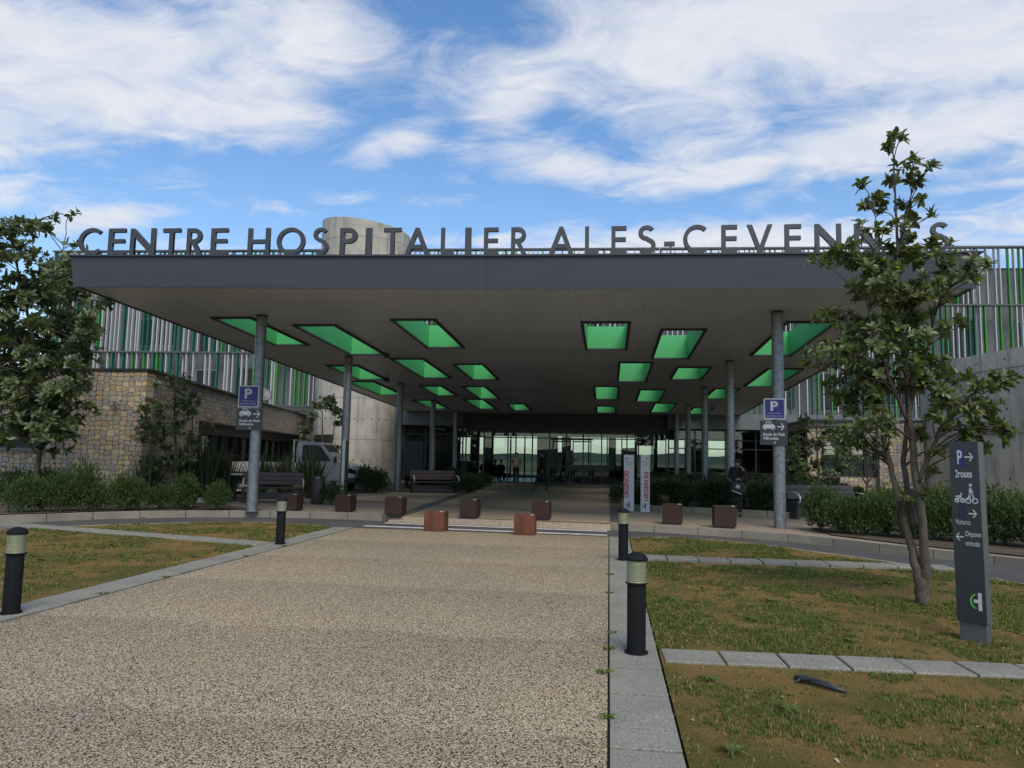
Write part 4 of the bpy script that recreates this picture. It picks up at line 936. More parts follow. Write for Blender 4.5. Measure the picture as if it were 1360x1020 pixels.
for (u, v0, v1, x, y, side) in ((331,512,541,-8.97,18.3,'left'),(1028.5,529,557,3.9,18.15,'right')):
    yy = y-.17; pt = at(u, v0, yy); pb = at(u, v1, yy); h_ = pt.z-pb.z; zc = (pt.z+pb.z)/2
    s = thing('parking_sign', 'square blue parking sign with white P on the %s front column' % side, 'sign', (pt.x,yy,zc), 0, 'parking signs on the front columns')
    W = h_*.99
    vplate(rrect(W,h_,.03), .0, .012).build('border', M_lgrey, s)
    vplate(rrect(W-.06,h_-.06,.015), -.003, -.0005).build('face', M_blue, s)
    MB().box(-.03,.03,.0125,.05,-h_/2+.05,h_/2-.05).build('clamp', M_galv, s)
    text_on('P', W*.36, h_*.46, -W*.19, -h_*.10, M_signtxt, s, -.004, bold=.03)
    text_on('Dépose minute', W*.62, h_*.075, -W*.31, -h_*.255, M_signtxt, s, -.004)
    text_on('durée limitée à 10 min', W*.78, h_*.07, -W*.39, -h_*.37, M_signtxt, s, -.004)
    # anthracite panel below
    ct = at(u-.5, v1+2, yy); cb = at(u-.5, 571 if side == 'left' else 591, yy); h2 = ct.z-cb.z; W2 = W*1.27
    s = thing('direction_sign', 'anthracite panel with car and arrow below the %s parking sign' % side, 'sign', (cb.x,yy,(ct.z+cb.z)/2), 0, 'night access panels on the front columns')
    vplate(rrect(W2,h2,.01), .0, .014).build('panel', M_sign, s)
    MB().box(-.03,.03,.0145,.05,-h2/2+.05,h2/2-.05).build('clamp', M_galv, s)
    a, b = car_icon(-W2*.40, h2*.10, W2*.45, -.002); a.build('car_symbol', M_signtxt, s); b.build('car_symbol', M_sign, s)
    arrow_mesh(W2*.13, h2*.26, W2*.26, 1, -.002).build('arrow_symbol', M_signtxt, s)
    text_on('Accès de Nuit', W2*.80, h2*.13, -W2*.40, -h2*.12, M_signtxt, s, -.001, bold=.02)
    text_on('Véhicules', W2*.56, h2*.12, -W2*.40, -h2*.28, M_signtxt, s, -.001, bold=.02)
    mb = MB(); mb.add([(.0,-.002,-h2*.42),(.03,-.002,-h2*.46),(.03,-.002,-h2*.34),(.01,-.002,-h2*.37)], [(0,1,2,3)]); mb.build('emblem', M_signtxt, s)
# ------------------------------------------------------------------ totem sign on the right lawn
# emblem: white H bar with a green crescent
def emblem(x, z, s, y, m1, m2, parent):
    mb = MB()
    P = [(.45,.0),(.62,0),(.62,1),(.45,1),(.45,.62),(.18,.55),(.18,.42),(.45,.36)]; P = [(.44,0),(.64,0),(.64,1),(.44,1),(.44,.60),(.2,.60),(.2,.42),(.44,.42)]
    n = len(P); mb.add([(x+a*s,y,z+b*s) for a, b in P], [(0,1,2,3),(4,5,6,7)]); mb.f.pop(); mb.f.pop(); mb.m = []
    mb.f += [(0,1,2,3),(7,6,5,4)]; mb.f[-1] = (4,5,6,7); mb.m = [0,0]
    mb.build('emblem', m1, parent)
    A = arc(.46,.5,.46,112,248,12)+arc(.52,.5,.42,245,115,12); mb = MB(); n = len(A)//2
    mb.add([(x+a*s,y-.0006,z+b*s) for a, b in A], [(i,i+1,len(A)-2-i,len(A)-1-i) for i in range(n-1)]); mb.build('emblem', m2, parent)
pL = gp(1272,846); pR = gp(1303,858)
dx = Vector((pR.x-pL.x, pR.y-pL.y, 0)); wT = dx.length
rz = math.atan2(dx.y, dx.x)
tt = thing('totem_sign', 'tall anthracite direction totem leaning slightly on the right lawn with white arrows', 'sign', ((pL.x+pR.x)/2,(pL.y+pR.y)/2,0), rz)
W = .225; HT = 1.84; TH = .145
# the face is turned away to the left; a pale edge shows on its right
tt.rotation_euler = (0, R(-.6), R(-47)); W = .255
tt.location = gp(1291,851) + Vector((.02,-.03,0))
MB().box(-W/2+.012,W/2-.012,-.046,.046,0,.17).build('base', M_signside, tt)
MB().cbox(-W/2,W/2,-.062,-.052,.175,HT,.001).build('panel', M_sign, tt)
MB().cbox(-W/2+.003,W/2-.003,-.0515,.06,.175,HT-.004,.004).build('casing', M_signside, tt)
fy = -.063
def tz(v): return HT-(v-585)/(836-585)*(HT-.175)
k = HT-.175
MB().box(-W*.27,-W*.02,fy-.001,fy,tz(619),tz(595)).build('blue_square', M_blue, tt)
text_on('P', W*.17, .13, -W*.22, tz(617), M_signtxt, tt, fy-.001, bold=.02)
arrow_mesh(W*.03, tz(607), W*.30, 1, fy-.002).build('arrow_symbol', M_signtxt, tt)
text_on('2roues', W*.58, .075, -W*.32, tz(636), M_signtxt, tt, fy, bold=.015)
mb = MB()      # motorcycle and bicycle symbols
def ringp(cx_, cz, r, t, n=16):
    for i in range(n):
        a0, a1 = 2*math.pi*i/n, 2*math.pi*(i+1)/n
        mb.add([(cx_+r*math.cos(a0),fy-.002,cz+r*math.sin(a0)),(cx_+r*math.cos(a1),fy-.002,cz+r*math.sin(a1)),(cx_+(r-t)*math.cos(a1),fy-.002,cz+(r-t)*math.sin(a1)),(cx_+(r-t)*math.cos(a0),fy-.002,cz+(r-t)*math.sin(a0))], [(0,1,2,3)])
def ln(x0, z0, x1, z1, t):
    d = Vector((x1-x0,0,z1-z0)).normalized(); n_ = Vector((-d.z,0,d.x))*t/2
    a = Vector((x0,fy-.003,z0)); b = Vector((x1,fy-.003,z1)); mb.add([a-n_,b-n_,b+n_,a+n_], [(0,1,2,3)])
zb = tz(668)+.0
for cx_, rr in ((-W*.30,.022),(-W*.10,.022)): ringp(cx_, zb, rr, .012)
ln(-W*.30,zb,-W*.18,zb+.035,.012); ln(-W*.18,zb+.035,-W*.10,zb,.010); ln(-W*.34,zb+.035,-W*.18,zb+.04,.013); ln(-W*.16,zb+.03,-W*.14,zb+.07,.012)
for cx_, rr in ((W*.09,.028),(W*.32,.028)): ringp(cx_, zb, rr, .009)
ln(W*.07,zb,W*.15,zb+.06,.010); ln(W*.15,zb+.06,W*.25,zb+.06,.010); ln(W*.25,zb+.06,W*.29,zb,.010); ln(W*.17,zb,W*.15,zb+.06,.010); ln(W*.16,zb+.07,W*.19,zb+.12,.022); ln(W*.19,zb+.12,W*.26,zb+.07,.010); ringp(W*.19,zb+.145,.014,.014)
mb.build('cycle_symbols', M_signtxt, tt)
MB().box(-W*.27,-W*.02,fy-.001,fy,tz(696),tz(673)).build('blue_square', M_bluedk, tt)
text_on('P', W*.15, .10, -W*.21, tz(693), M_sign, tt, fy-.001, bold=.01)
arrow_mesh(W*.08, tz(686), W*.28, 1, fy-.002).build('arrow_symbol', M_signtxt, tt)
text_on('Voitures', W*.50, .05, -W*.38, tz(702), M_lgrey, tt, fy)
arrow_mesh(-W*.40, tz(719), W*.27, -1, fy-.002).build('arrow_symbol', M_signtxt, tt)
text_on('Dépose', W*.52, .062, -W*.06, tz(720), M_signtxt, tt, fy)
text_on('minute', W*.46, .048, -W*.06, tz(731), M_signtxt, tt, fy)
emblem(-W*.02, tz(818), .16, fy-.002, M_signtxt, M_logog, tt)
# ------------------------------------------------------------------ white emergency signs
for (u0, u1, vt, vb, txt, lb, tall) in ((828.5,842,604,680,'URGENCES','left one of the two tall white signs with vertical red URGENCES lettering',.50),
                            (851,863,604,681,'URGEN','right one of the two white signs, its red lettering reading URGEN ES',.34)):
    pb = gp((u0+u1)/2, vb-1, PLZ); y = pb.y+.05; a = at(u0, vb, y); b = at(u1, vb, y); w_ = b.x-a.x; h_ = at((u0+u1)/2, vt, y).z-PLZ
    s = thing('emergency_sign', lb, 'sign', (pb.x,y,PLZ), 0, 'white emergency department signs')
    MB().cbox(-w_/2,w_/2,0,.09,0,h_,.004).build('panel', M_urg, s)
    x_l = w_*(-.02 if len(txt) > 5 else .34)
    if len(txt) > 5: text_on('URGENCES', h_*.48, w_*.50, x_l, h_*.24, M_red, s, -.001, rot=1, bold=.03)
    else:
        text_on('URGEN', h_*.36, w_*.48, x_l, h_*.19, M_red, s, -.001, rot=1, bold=.03); text_on('ES', h_*.115, w_*.48, x_l, h_*.59, M_red, s, -.001, rot=1, bold=.03)
    arrow_mesh((-w_*.34 if len(txt) > 5 else w_*.02), h_*.93, w_*.30, -1 if len(txt) > 5 else 1, -.002).build('arrow_symbol', M_sign, s)
    text_on('Piétons' if len(txt) > 5 else 'Véhicules', w_*.72, h_*.022, -w_*.36, h_*.86, M_sign, s, -.001)
    text_on('Accès' if len(txt) > 5 else 'Accès', w_*.6, h_*.020, -w_*.3, h_*.82, M_sign, s, -.001)
    emblem(-w_*.32, h_*.05, w_*.62, -.002, M_sign, M_sign, s)
# ------------------------------------------------------------------ thin white sign seen edge on
p = gp(456,667,PLZ)
s = thing('sign_pylon', 'tall thin white sign seen edge-on behind a steel cube, left of the forecourt', 'sign', (p.x,p.y,PLZ), R(8))
MB().cbox(-.045,.045,-.25,.25,0,1.93,.004).build('panel', M_urg, s); MB().box(.046,.058,-.24,.24,.02,1.9).build('face', M_sign, s)
# ------------------------------------------------------------------ litter bin, ashtray post
p = gp(418,670,PLZ)
s = thing('litter_bin', 'round brown litter bin between the left bench and column', 'bin', (p.x,p.y+.2,PLZ))
MB().lathe([(.19,.03),(.2,.05),(.2,.80),(.185,.82)], 28).build('body', M_bench, s, smooth='auto'); MB().lathe([(.17,0),(.17,.03)], 28).build('foot', M_dark, s)
MB().lathe([(.15,.82),(.15,.826)], 28).build('opening', M_dark, s); MB().box(.02,.10,-.205,-.195,.76,.80).build('reflector', M_white, s)
p = gp(300,668,PLZ)
s = thing('ashtray_table', 'small pale-topped table on a dark leg beside the left sign column', 'table', (p.x-.15,p.y+1.3,PLZ))
MB().cbox(-.3,.3,-.25,.25,.78,.83,.01).build('top', M_lgrey, s); MB().box(-.29,-.23,-.04,.04,.03,.779).build('leg', M_dark, s); MB().box(.2,.26,-.04,.04,.03,.779).build('leg', M_dark, s); MB().box(-.29,.27,-.2,.2,0,.03).build('foot', M_dark, s)
# ------------------------------------------------------------------ benches
def bench(lb, u0, u1, v, rz=0):
    a, b = gp(u0, v, PLZ), gp(u1, v, PLZ); L = (b-a).length; c = (a+b)/2
    s = thing('bench', lb, 'bench', (c.x,c.y+.25,PLZ), math.atan2(b.y-a.y,b.x-a.x)+rz, 'brown slab benches')
    mb = MB()
    for k in range(3): mb.cbox(-L/2,L/2,-.24+k*.16,-.09+k*.16,.42,.46,.008)
    mb.build('seat', M_bench, s)
    mb = MB()
    for k in range(3):
        z = .52+k*.125; y = .26+k*.035; mb.obox((0,y,z+.06), (1,0,0), L/2, .02, .058, uz=(0,.27,1))
    mb.build('backrest', M_bench, s)
    for sg in (-1, 1):
        x = sg*(L/2-.03)
        MB().tube([(x,-.20,.41),(x,-.29,.48),(x,-.30,.58),(x,-.22,.66),(x,-.05,.69),(x,.2,.70)], [.022,.025,.028,.026,.024,.02], 8).build('armrest', M_cast, s, smooth=True)
        MB().add([(x-.04,-.18,0),(x+.04,-.18,0),(x+.04,.22,0),(x-.04,.22,0),(x-.04,-.22,.418),(x+.04,-.22,.418),(x+.04,.28,.418),(x-.04,.28,.418)],
                 [(3,2,1,0),(4,5,6,7),(0,1,5,4),(1,2,6,5),(2,3,7,6),(3,0,4,7)]).build('leg', M_dark, s)
    MB().box(-L/2+.08,L/2-.08,-.05,.05,.1,.3).build('crossbeam', M_dark, s)
bench('brown bench behind the left sign column, beside the litter bin', 315, 398, 668)
bench('brown bench far under the canopy left of the entrance path', 544, 605, 655)
bench('brown bench on the right, half hidden by a shrub', 1056, 1148, 690)
bench('brown bench far back behind the dark hedge and the leaning person', 922, 972, 652)
# ------------------------------------------------------------------ dark stick on the lawn
p = gp(1088,913)
s = thing('fallen_branch', 'short dark forked stick lying on the near right lawn', 'branch', (p.x,p.y,0))
MB().tube([(-.13,.16,.02),(-.09,.10,.035),(-.02,.02,.03),(.07,-.07,.025),(.15,-.13,.015)], [.016,.024,.019,.016,.010], 7).build('stem', M_dark, s, smooth=True)
MB().tube([(-.11,.08,.02),(-.03,.02,.05),(.04,-.03,.045),(.12,-.10,.03)], [.010,.012,.010,.006], 6).build('twig', M_dark, s, smooth=True)
MB().tube([(-.15,.06,.012),(-.10,.10,.03),(-.07,.13,.02)], [.005,.012,.006], 6).build('twig', M_dark, s, smooth=True)
# ------------------------------------------------------------------ pale rocks in the bed
rk = [(186,672),(208,674),(262,668),(300,660),(1198,700),(1290,712)]
rl = ['pale rock between the left shrubs, leftmost', 'pale rock under the left shrubs near the kerb', 'pale rock between the last two shrubs on the left', 'pale rock beside the left sign column', 'pale rock under the hedge left of the totem sign', 'pale rock under the hedge right of the totem sign']
for (u, v), lb in zip(rk, rl):
    p = gp(u, v, PLZ); mb = MB(); bm = bmesh.new(); bmesh.ops.create_icosphere(bm, subdivisions=3, radius=1)
    sd_ = random.random()*50
    for q in bm.verts: q.co *= .8+.45*noise.noise(q.co*1.2+Vector((sd_,0,0)))
    me = bpy.data.meshes.new('rock'); bm.to_mesh(me); bm.free(); me.materials.append(M_rock); o = bpy.data.objects.new('rock', me); COL.objects.link(o)
    o.scale = (.2,.15,.12); o.location = (p.x,p.y+.1,PLZ+.06); tag(o, lb, 'rock', 'pale rocks in the beds')
# ------------------------------------------------------------------ plants
def leaf(V, F, c, d, n_, L, W, curl=.15):
    """folded pointed leaf from c along d, width direction from normal n_"""
    d = d.normalized(); s_ = d.cross(n_)
    if s_.length < 1e-4: s_ = d.orthogonal()
    s_.normalize(); n2 = s_.cross(d); o = len(V)
    V += [c, c+d*L*.33+s_*W*.5+n2*W*.16, c+d*L*.36-n2*W*.05, c+d*L*.33-s_*W*.5+n2*W*.16, c+d*L*.76+s_*W*.44-n2*L*curl*.35+n2*W*.1, c+d*L*.76-n2*L*curl*.5, c+d*L*.76-s_*W*.44-n2*L*curl*.35+n2*W*.1, c+d*L-n2*L*curl]
    F += [(o,o+1,o+2),(o,o+2,o+3),(o+1,o+4,o+5,o+2),(o+2,o+5,o+6,o+3),(o+4,o+7,o+5),(o+5,o+7,o+6)]
def leaf_simple(V, F, c, d, n_, L, W):
    d = d.normalized(); s_ = d.cross(n_); s_ = s_.normalized() if s_.length > 1e-4 else d.orthogonal().normalized(); o = len(V)
    V += [c, c+d*L*.45+s_*W*.5, c+d*L-n_*L*.12, c+d*L*.45-s_*W*.5]; F.append((o,o+1,o+2,o+3))
def rv(): 
    while True:
        v = Vector((random.uniform(-1,1),random.uniform(-1,1),random.uniform(-1,1)))
        if .05 < v.length < 1: return v.normalized()
def bent(a, b, sag, rn, n=5):
    a = Vector(a); b = Vector(b); out = []
    side = rv()*rn*(b-a).length
    for k in range(n+1):
        t = k/n; p = a.lerp(b, t); p += side*math.sin(t*math.pi)*.6; p.z += sag*math.sin(t*math.pi)*(b-a).length; out.append(p)
    return out
def magnolia(name, lb, base, stems, clusters, LL, mat, twigs=5, leaves=9, spread=.28, trunk_r=.05, group=None, simple=False, tip_r=.004):
    """stems: list of polylines (with radii); clusters: (point, radius) masses of leafy twigs"""
    t = thing(name, lb, 'tree', base, 0, group); B = Vector(base)
    tb = MB()
    nodes = []
    for pts, rad in stems:
        pts = [Vector(p)-B for p in pts]; n = len(pts); P = []; Rr = []
        for i in range(n-1):
            for k in range(5):
                f = k/5; P.append(pts[i].lerp(pts[i+1], f)+rv()*rad[i]*.22); Rr.append((rad[i]*(1-f)+rad[i+1]*f)*random.uniform(.92,1.1))
        P.append(pts[-1]); Rr.append(rad[-1]); tb.tube(P, Rr, 9); nodes += list(zip(P, Rr))
    br = MB(); V = []; F = []
    for c, r in clusters:
        c = Vector(c)-B
        cand = [(p, q) for p, q in nodes if p.z < c.z-.10*(c-p).length] or nodes
        p0, r0 = min(cand, key=lambda t_: (t_[0]-c).length+.45*max(0, t_[0].z-c.z+.3)*2)
        path = bent(p0, c, .08, .10); br.tube(path, [max(r0*.5*(1-k/6), tip_r*1.6) for k in range(6)], 5)
        nt_ = max(2, int(twigs*(r/spread)**1.6))
        for _ in range(nt_):
            e = c+Vector((random.gauss(0,.55),random.gauss(0,.55),random.gauss(0,.42)+.1))*r
            s0 = path[random.choice((3,4,5))]; tw = bent(s0, e, .04, .12, 3); br.tube(tw, [tip_r*1.5, tip_r*1.3, tip_r, tip_r*.8], 4)
            d = (tw[-1]-tw[-2]).normalized(); d = (d+Vector((0,0,.7))+rv()*.35).normalized()
            for k in range(leaves):
                a = 2.4*k+random.random(); s_ = d.orthogonal().normalized(); s_ = Matrix.Rotation(a, 3, d) @ s_
                el_ = random.uniform(.0,.85) if k > 2 else random.uniform(.8,1.6)
                dl = (s_+d*el_-Vector((0,0,random.uniform(0,.25)))).normalized()
                bp_ = tw[-1]-d*random.uniform(0,.07)*(LL/.13)
                l = LL*random.uniform(.65,1.15)
                (leaf_simple if simple else leaf)(V, F, bp_, dl, d, l, l*random.uniform(.40,.52))
            if random.random() < .5:
                q = tw[1]; 
                for k in range(3): (leaf_simple if simple else leaf)(V, F, q, rv()+Vector((0,0,.2)), Vector((0,0,1)), LL*.8, LL*.33)
    tb.add(br.v, br.f); tb.build('trunk', M_bark, t, smooth=True)
    mb = MB(); mb.v = [tuple(v) for v in V]; mb.f = F; mb.m = [0]*len(F); mb.build('crown', mat, t)
    return t
# right-hand tree
Yt = 9.5
def P9(u, v, dy=0): return at(u, v, Yt+dy)
base = gp(1226,803)
st1 = ([base+Vector((0,0,-.03)), P9(1222,772), P9(1213,735,.05), P9(1200,690,.1), P9(1188,640,.15), P9(1176,590,.2), P9(1168,540,.25)], [.075,.068,.048,.040,.034,.028,.02])
st2 = ([base+Vector((.02,0,.1)), P9(1229,760), P9(1228,720,-.05), P9(1222,670,-.1), P9(1214,610,-.05), P9(1208,550), P9(1203,490), P9(1198,430,.05), P9(1194,380), P9(1192,320), P9(1189,260), P9(1187,215), P9(1184,182)], [.07,.062,.052,.044,.038,.032,.028,.024,.020,.016,.012,.009,.005])
st3 = ([P9(1216,700,.05), P9(1206,660,.1), P9(1200,610,.2), P9(1205,560,.3), P9(1218,510,.35), P9(1232,460,.4), P9(1244,410,.35), P9(1255,380,.3)], [.04,.034,.03,.026,.022,.018,.012,.007])
st4 = ([P9(1220,640,-.1), P9(1236,600,-.2), P9(1254,560,-.3), P9(1282,530,-.35), P9(1312,510,-.4)], [.03,.024,.018,.013,.007])
st5 = ([P9(1206,560), P9(1180,500,-.1), P9(1160,440,-.2), P9(1150,400,-.25)], [.026,.02,.014,.007])
st6 = ([P9(1193,340), P9(1203,290), P9(1212,250), P9(1216,225)], [.012,.009,.007,.004])
st7 = ([P9(1196,400), P9(1178,350), P9(1166,310), P9(1160,270)], [.016,.012,.009,.004])
CL = [(1190,178,.07),(1199,180,.05),(1178,192,.05),(1196,222,.10),(1215,216,.08),(1235,222,.07),(1205,240,.12),(1185,236,.09),(1225,238,.09),(1148,250,.11),(1165,262,.12),(1150,268,.10),(1172,282,.10),(1200,268,.11),(1225,262,.08),(1240,285,.09),(1212,290,.10),(1190,300,.12),
 (1145,300,.12),(1165,312,.13),(1130,322,.08),(1180,330,.14),(1205,315,.10),(1100,338,.13),(1125,345,.14),(1150,345,.14),(1175,352,.15),(1085,345,.08),(1215,345,.14),(1240,335,.16),(1262,345,.15),(1285,350,.12),(1298,352,.09),(1250,362,.15),(1225,372,.15),(1280,372,.10),
 (1165,375,.15),(1190,382,.15),(1150,395,.14),(1140,382,.07),(1225,395,.14),(1250,390,.10),(1205,405,.14),(1175,410,.16),(1155,425,.15),(1190,430,.15),(1215,425,.14),(1100,412,.11),(1118,425,.13),(1135,440,.15),(1160,455,.16),(1185,460,.15),(1210,455,.15),(1255,432,.07),(1275,427,.08),
 (1110,455,.14),(1085,470,.11),(1100,480,.12),(1130,470,.16),(1150,490,.16),(1175,492,.16),(1205,485,.15),(1230,470,.13),(1245,485,.12),(1255,498,.11),(1225,505,.15),(1120,500,.14),(1145,520,.15),(1170,525,.14),(1195,520,.14),
 (1110,525,.12),(1130,540,.13),(1160,548,.12),(1250,520,.13),(1275,512,.13),(1300,508,.12),(1325,505,.12),(1345,500,.07),(1265,540,.15),(1290,545,.14),(1315,545,.13),(1330,565,.11),(1340,575,.06),(1240,550,.13),(1270,570,.12),(1300,575,.11),(1285,590,.09),(1312,592,.07),
 (1135,575,.11),(1120,590,.08),(1150,590,.09),(1225,580,.10),(1250,600,.10),(1245,625,.07),(1198,662,.06),(1232,655,.05),(1180,570,.11)]
CL += [(u+random.uniform(-16,16), v+random.uniform(-14,14), r*.8) for u, v, r in CL if 335 < v < 600 and random.random() < .8]
cl = [(P9(u, v, random.uniform(-.5,.55)*(1 if v > 320 else .5)), r*(1.1 if v > 320 else .9)) for u, v, r in CL]
magnolia('magnolia_tree', 'multi-stemmed magnolia with big glossy leaves on the right lawn', tuple(base), [st1,st2,st3,st4,st5,st6,st7], cl, .118, M_leafA, twigs=5, leaves=10, spread=.135)
# left tree
Yl = 17.6
def PL(u, v, dy=0): return at(u, v, Yl+dy)
base = PL(46,660); base.z = PLZ
st1 = ([base, PL(49,625), PL(54,590), PL(56,550), PL(50,500), PL(42,440), PL(30,390), PL(20,340), PL(10,300)], [.075,.07,.065,.06,.055,.045,.035,.022,.012])
st2 = ([PL(54,592), PL(68,570), PL(88,545), PL(104,500), PL(110,450)], [.04,.034,.028,.02,.01])
st3 = ([PL(50,510), PL(62,450), PL(74,400), PL(80,350), PL(88,310)], [.04,.034,.026,.018,.01])
st4 = ([PL(48,480), PL(20,440), PL(-15,400), PL(-50,360)], [.04,.034,.026,.018])
CL = []
for _ in range(330):
    u, v = random.uniform(-110,140), random.uniform(292,585)
    wd = 130 if v < 330 else 150
    xr = 72 if v < 345 else 105 if v < 400 else 118 if v < 480 else 122-(v-480)*.35
    lo = -90 if v < 500 else -60+(v-500)*.3
    if v < 340 and u > 20 and random.random() < .35: continue
    if not lo < u < xr: continue
    CL.append((u, v, random.uniform(.22,.36)))
CL += [(95,285,.14),(75,290,.18),(60,300,.2),(100,330,.2),(10,300,.25),(30,292,.16),(-20,300,.3),(130,400,.2),(112,395,.2),(147,398,.16),(118,440,.22),(108,470,.2),(120,535,.16),(125,538,.12),(90,530,.25),(100,515,.25),(88,560,.2),(60,575,.2),(20,560,.3),(40,540,.3),(70,520,.3)]
cl = [(PL(u, v, random.uniform(-1.1,1.1)), r*1.05) for u, v, r in CL]
magnolia('magnolia_tree', 'tall dense magnolia growing behind the shrubs at the left edge', tuple(base), [st1,st2,st3,st4], cl, .20, M_leafB, twigs=6, leaves=8, spread=.28, tip_r=.007)
# small trees
def small_tree(lb, u, vb, vt, y, hw, n, m=M_leafB, LL=.13):
    b = at(u, vb, y); b.z = PLZ; top = at(u, vt, y); h = top.z
    sc = y/1000; cl = []
    for _ in range(n):
        t = random.random(); vv = vt+(vb-vt)*(.04+.78*t); r = hw*(.45+.9*math.sin(min(1,t*1.25)*2.6)); 
        cl.append((at(u+random.uniform(-1,1)*r, vv, y+random.uniform(-1,1)*r*sc*.8), random.uniform(.16,.26)))
    stem = ([b, b.lerp(top,.3)+Vector((.05,0,0)), b.lerp(top,.65), b.lerp(top,.97)], [.05,.04,.028,.01])
    s2 = ([b.lerp(top,.2), b.lerp(top,.5)+Vector((hw*sc*.6,.1,0)), b.lerp(top,.8)+Vector((hw*sc*.8,0,0))], [.03,.02,.008])
    s3 = ([b.lerp(top,.25), b.lerp(top,.5)+Vector((-hw*sc*.6,-.1,0)), b.lerp(top,.75)+Vector((-hw*sc*.9,0,0))], [.03,.02,.008])
    magnolia('young_tree', lb, tuple(b), [stem,s2,s3], cl, LL, m, twigs=5, leaves=7, spread=.2, simple=False, group='young trees in the beds', tip_r=.005)
small_tree('young open-crowned tree in front of the stone wall corner', 232, 660, 492, 20.4, 38, 42, LL=.15)
small_tree('young thin tree behind the white truck in front of the concrete tower', 428, 640, 524, 34, 24, 34, LL=.2)
small_tree('sparse young tree in front of the stone window, left of the tall magnolia', 1085, 660, 548, 27, 42, 38, LL=.17)
small_tree('slender young tree behind the right stems of the magnolia, by the stone pier', 1150, 655, 560, 30, 26, 18, LL=.17)
small_tree('young dark-leaved tree behind the leaning person and right-hand bench', 1062, 655, 575, 29.5, 14, 12, LL=.15)
# leafy shrubs: a few meshes, copied
def shrub_mesh(kind, n, LL, seed, boxy=0.0, hs=1.0):
    random.seed(seed); V = []; F = []
    lob = [(rv()*random.uniform(.2,.5), random.uniform(.5,.72)) for _ in range(7)]
    for c, r in lob: c.z = abs(c.z)*.6
    st_ = MB()
    while len(F) < n:
        c, r = random.choice(lob); d = rv(); d.z = d.z*.9+.12
        e = c+d*r*random.uniform(.55,1.05); e += d*.10*noise.noise(e*6+Vector((seed,0,0)))*3
        e = Vector((e.x*(1+.12*(e.z<0)), e.y*(1+.12*(e.z<0)), e.z*.70+.40)); 
        if e.z < .03: continue
        for _k in range(3):
            dl = (d+rv()*.8+Vector((0,0,.55))).normalized(); leaf_simple(V, F, e+rv()*.03, dl, rv(), LL*random.uniform(.6,1.3), LL*random.uniform(.4,.62))
    mb = MB(); mb.v = [tuple(v) for v in V]; mb.f = F; mb.m = [0]*len(F)
    stm = MB()
    for k in range(6):
        a = k*1.05; stm.tube([(0,0,0),(.14*math.cos(a),.14*math.sin(a),.3),(.3*math.cos(a),.3*math.sin(a),.62)], [.03,.02,.01], 5)
    return mb, stm
protos = {}
def shrub(lb, p, w_, h_, kind=0, m=None, name='shrub', cat='shrub', group='clipped shrubs in the beds', d_=None):
    m = m or M_box; key = (kind, m.name)
    if key not in protos:
        stt = random.getstate(); mb, sm = shrub_mesh(kind, 4600, .085, 11+kind*5); random.setstate(stt)
        t = thing(name, lb, cat, tuple(p), 0, group); mb.build('foliage', m, t); sm.build('stems', M_bark, t); protos[key] = t
    else:
        t = copy_thing(protos[key], lb, tuple(p), random.uniform(0,6)); t['category'] = cat; t['group'] = group; t.name = name
    t.scale = (w_, d_ or w_, h_); return t
ords = ['first','second','third','fourth','fifth','sixth','seventh','eighth','ninth','tenth','eleventh','twelfth']
LS = [(12,683,46,60),(40,682,44,62),(66,682,42,70),(92,681,46,82),(122,680,32,44),(150,680,44,62),(172,679,30,50),(201,678,36,42),(232,678,42,60),(280,679,32,46)]
for i, (u, v, wp, hp) in enumerate(LS):
    p = gp(u, v, PLZ); sc = (p.y+.4)/1000; hw = wp*sc*.62; p.y += hw*.8
    shrub('green rounded shrub behind the left kerb, %s from the left edge' % ords[i], p, hw, hp*sc*.86, i % 3, group='rounded shrubs behind the left kerb')
for i, (u, v, wp, hp) in enumerate([(20,668,60,60),(60,667,60,62)]):
    p = gp(u, v, PLZ); shrub(['bushy shrub in the back row below the left tree, left one','bushy shrub in the back row below the left tree, right one'][i], p, wp*p.y/1000*.6, hp*p.y/1000*.8, i, group='rounded shrubs behind the left kerb')
RS = [(1097,708,42,60),(1130,712,44,50),(1160,714,40,48),(1190,716,44,56),(1222,719,44,58),(1252,721,40,56),(1284,723,44,60),(1318,726,48,62),(1352,729,48,60),(1392,733,50,62)]
for i, (u, v, wp, hp) in enumerate(RS):
    p = gp(u, v, PLZ); sc = (p.y+.4)/1000; hw = wp*sc*.80; p.y += hw*.75
    shrub('green shrub in the right kerbside row, %s from the brown bench end' % ords[i], p, hw, hp*sc*.98, (i+1) % 3, group='shrubs along the right kerb')
for i, (u, v, wp, hp) in enumerate([(1172,696,60,56),(1210,698,60,58),(1250,700,60,60),(1300,702,66,66),(1348,705,66,60)]):
    p = gp(u, v, PLZ); sc = p.y/1000; shrub('shrub in the rear row before the concrete wall, %s from the left' % ords[i], p, wp*sc*.6, hp*sc*.84, i % 3, m=M_box2 if i in (0,2,4) else M_box, group='rear row of shrubs on the right')
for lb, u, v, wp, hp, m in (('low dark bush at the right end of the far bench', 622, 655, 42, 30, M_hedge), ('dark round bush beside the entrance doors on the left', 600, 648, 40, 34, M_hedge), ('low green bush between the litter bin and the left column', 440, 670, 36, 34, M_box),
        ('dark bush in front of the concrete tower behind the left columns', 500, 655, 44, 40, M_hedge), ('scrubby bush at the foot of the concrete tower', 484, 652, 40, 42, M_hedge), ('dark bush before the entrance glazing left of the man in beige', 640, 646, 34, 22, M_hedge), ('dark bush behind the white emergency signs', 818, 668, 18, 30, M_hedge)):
    p = gp(u, v, PLZ); sc = p.y/1000; shrub(lb, p, wp*sc*.62, hp*sc*.84, hash(lb[:3]) % 1 + (len(lb) % 3), m=m, group='dark bushes near the entrance')
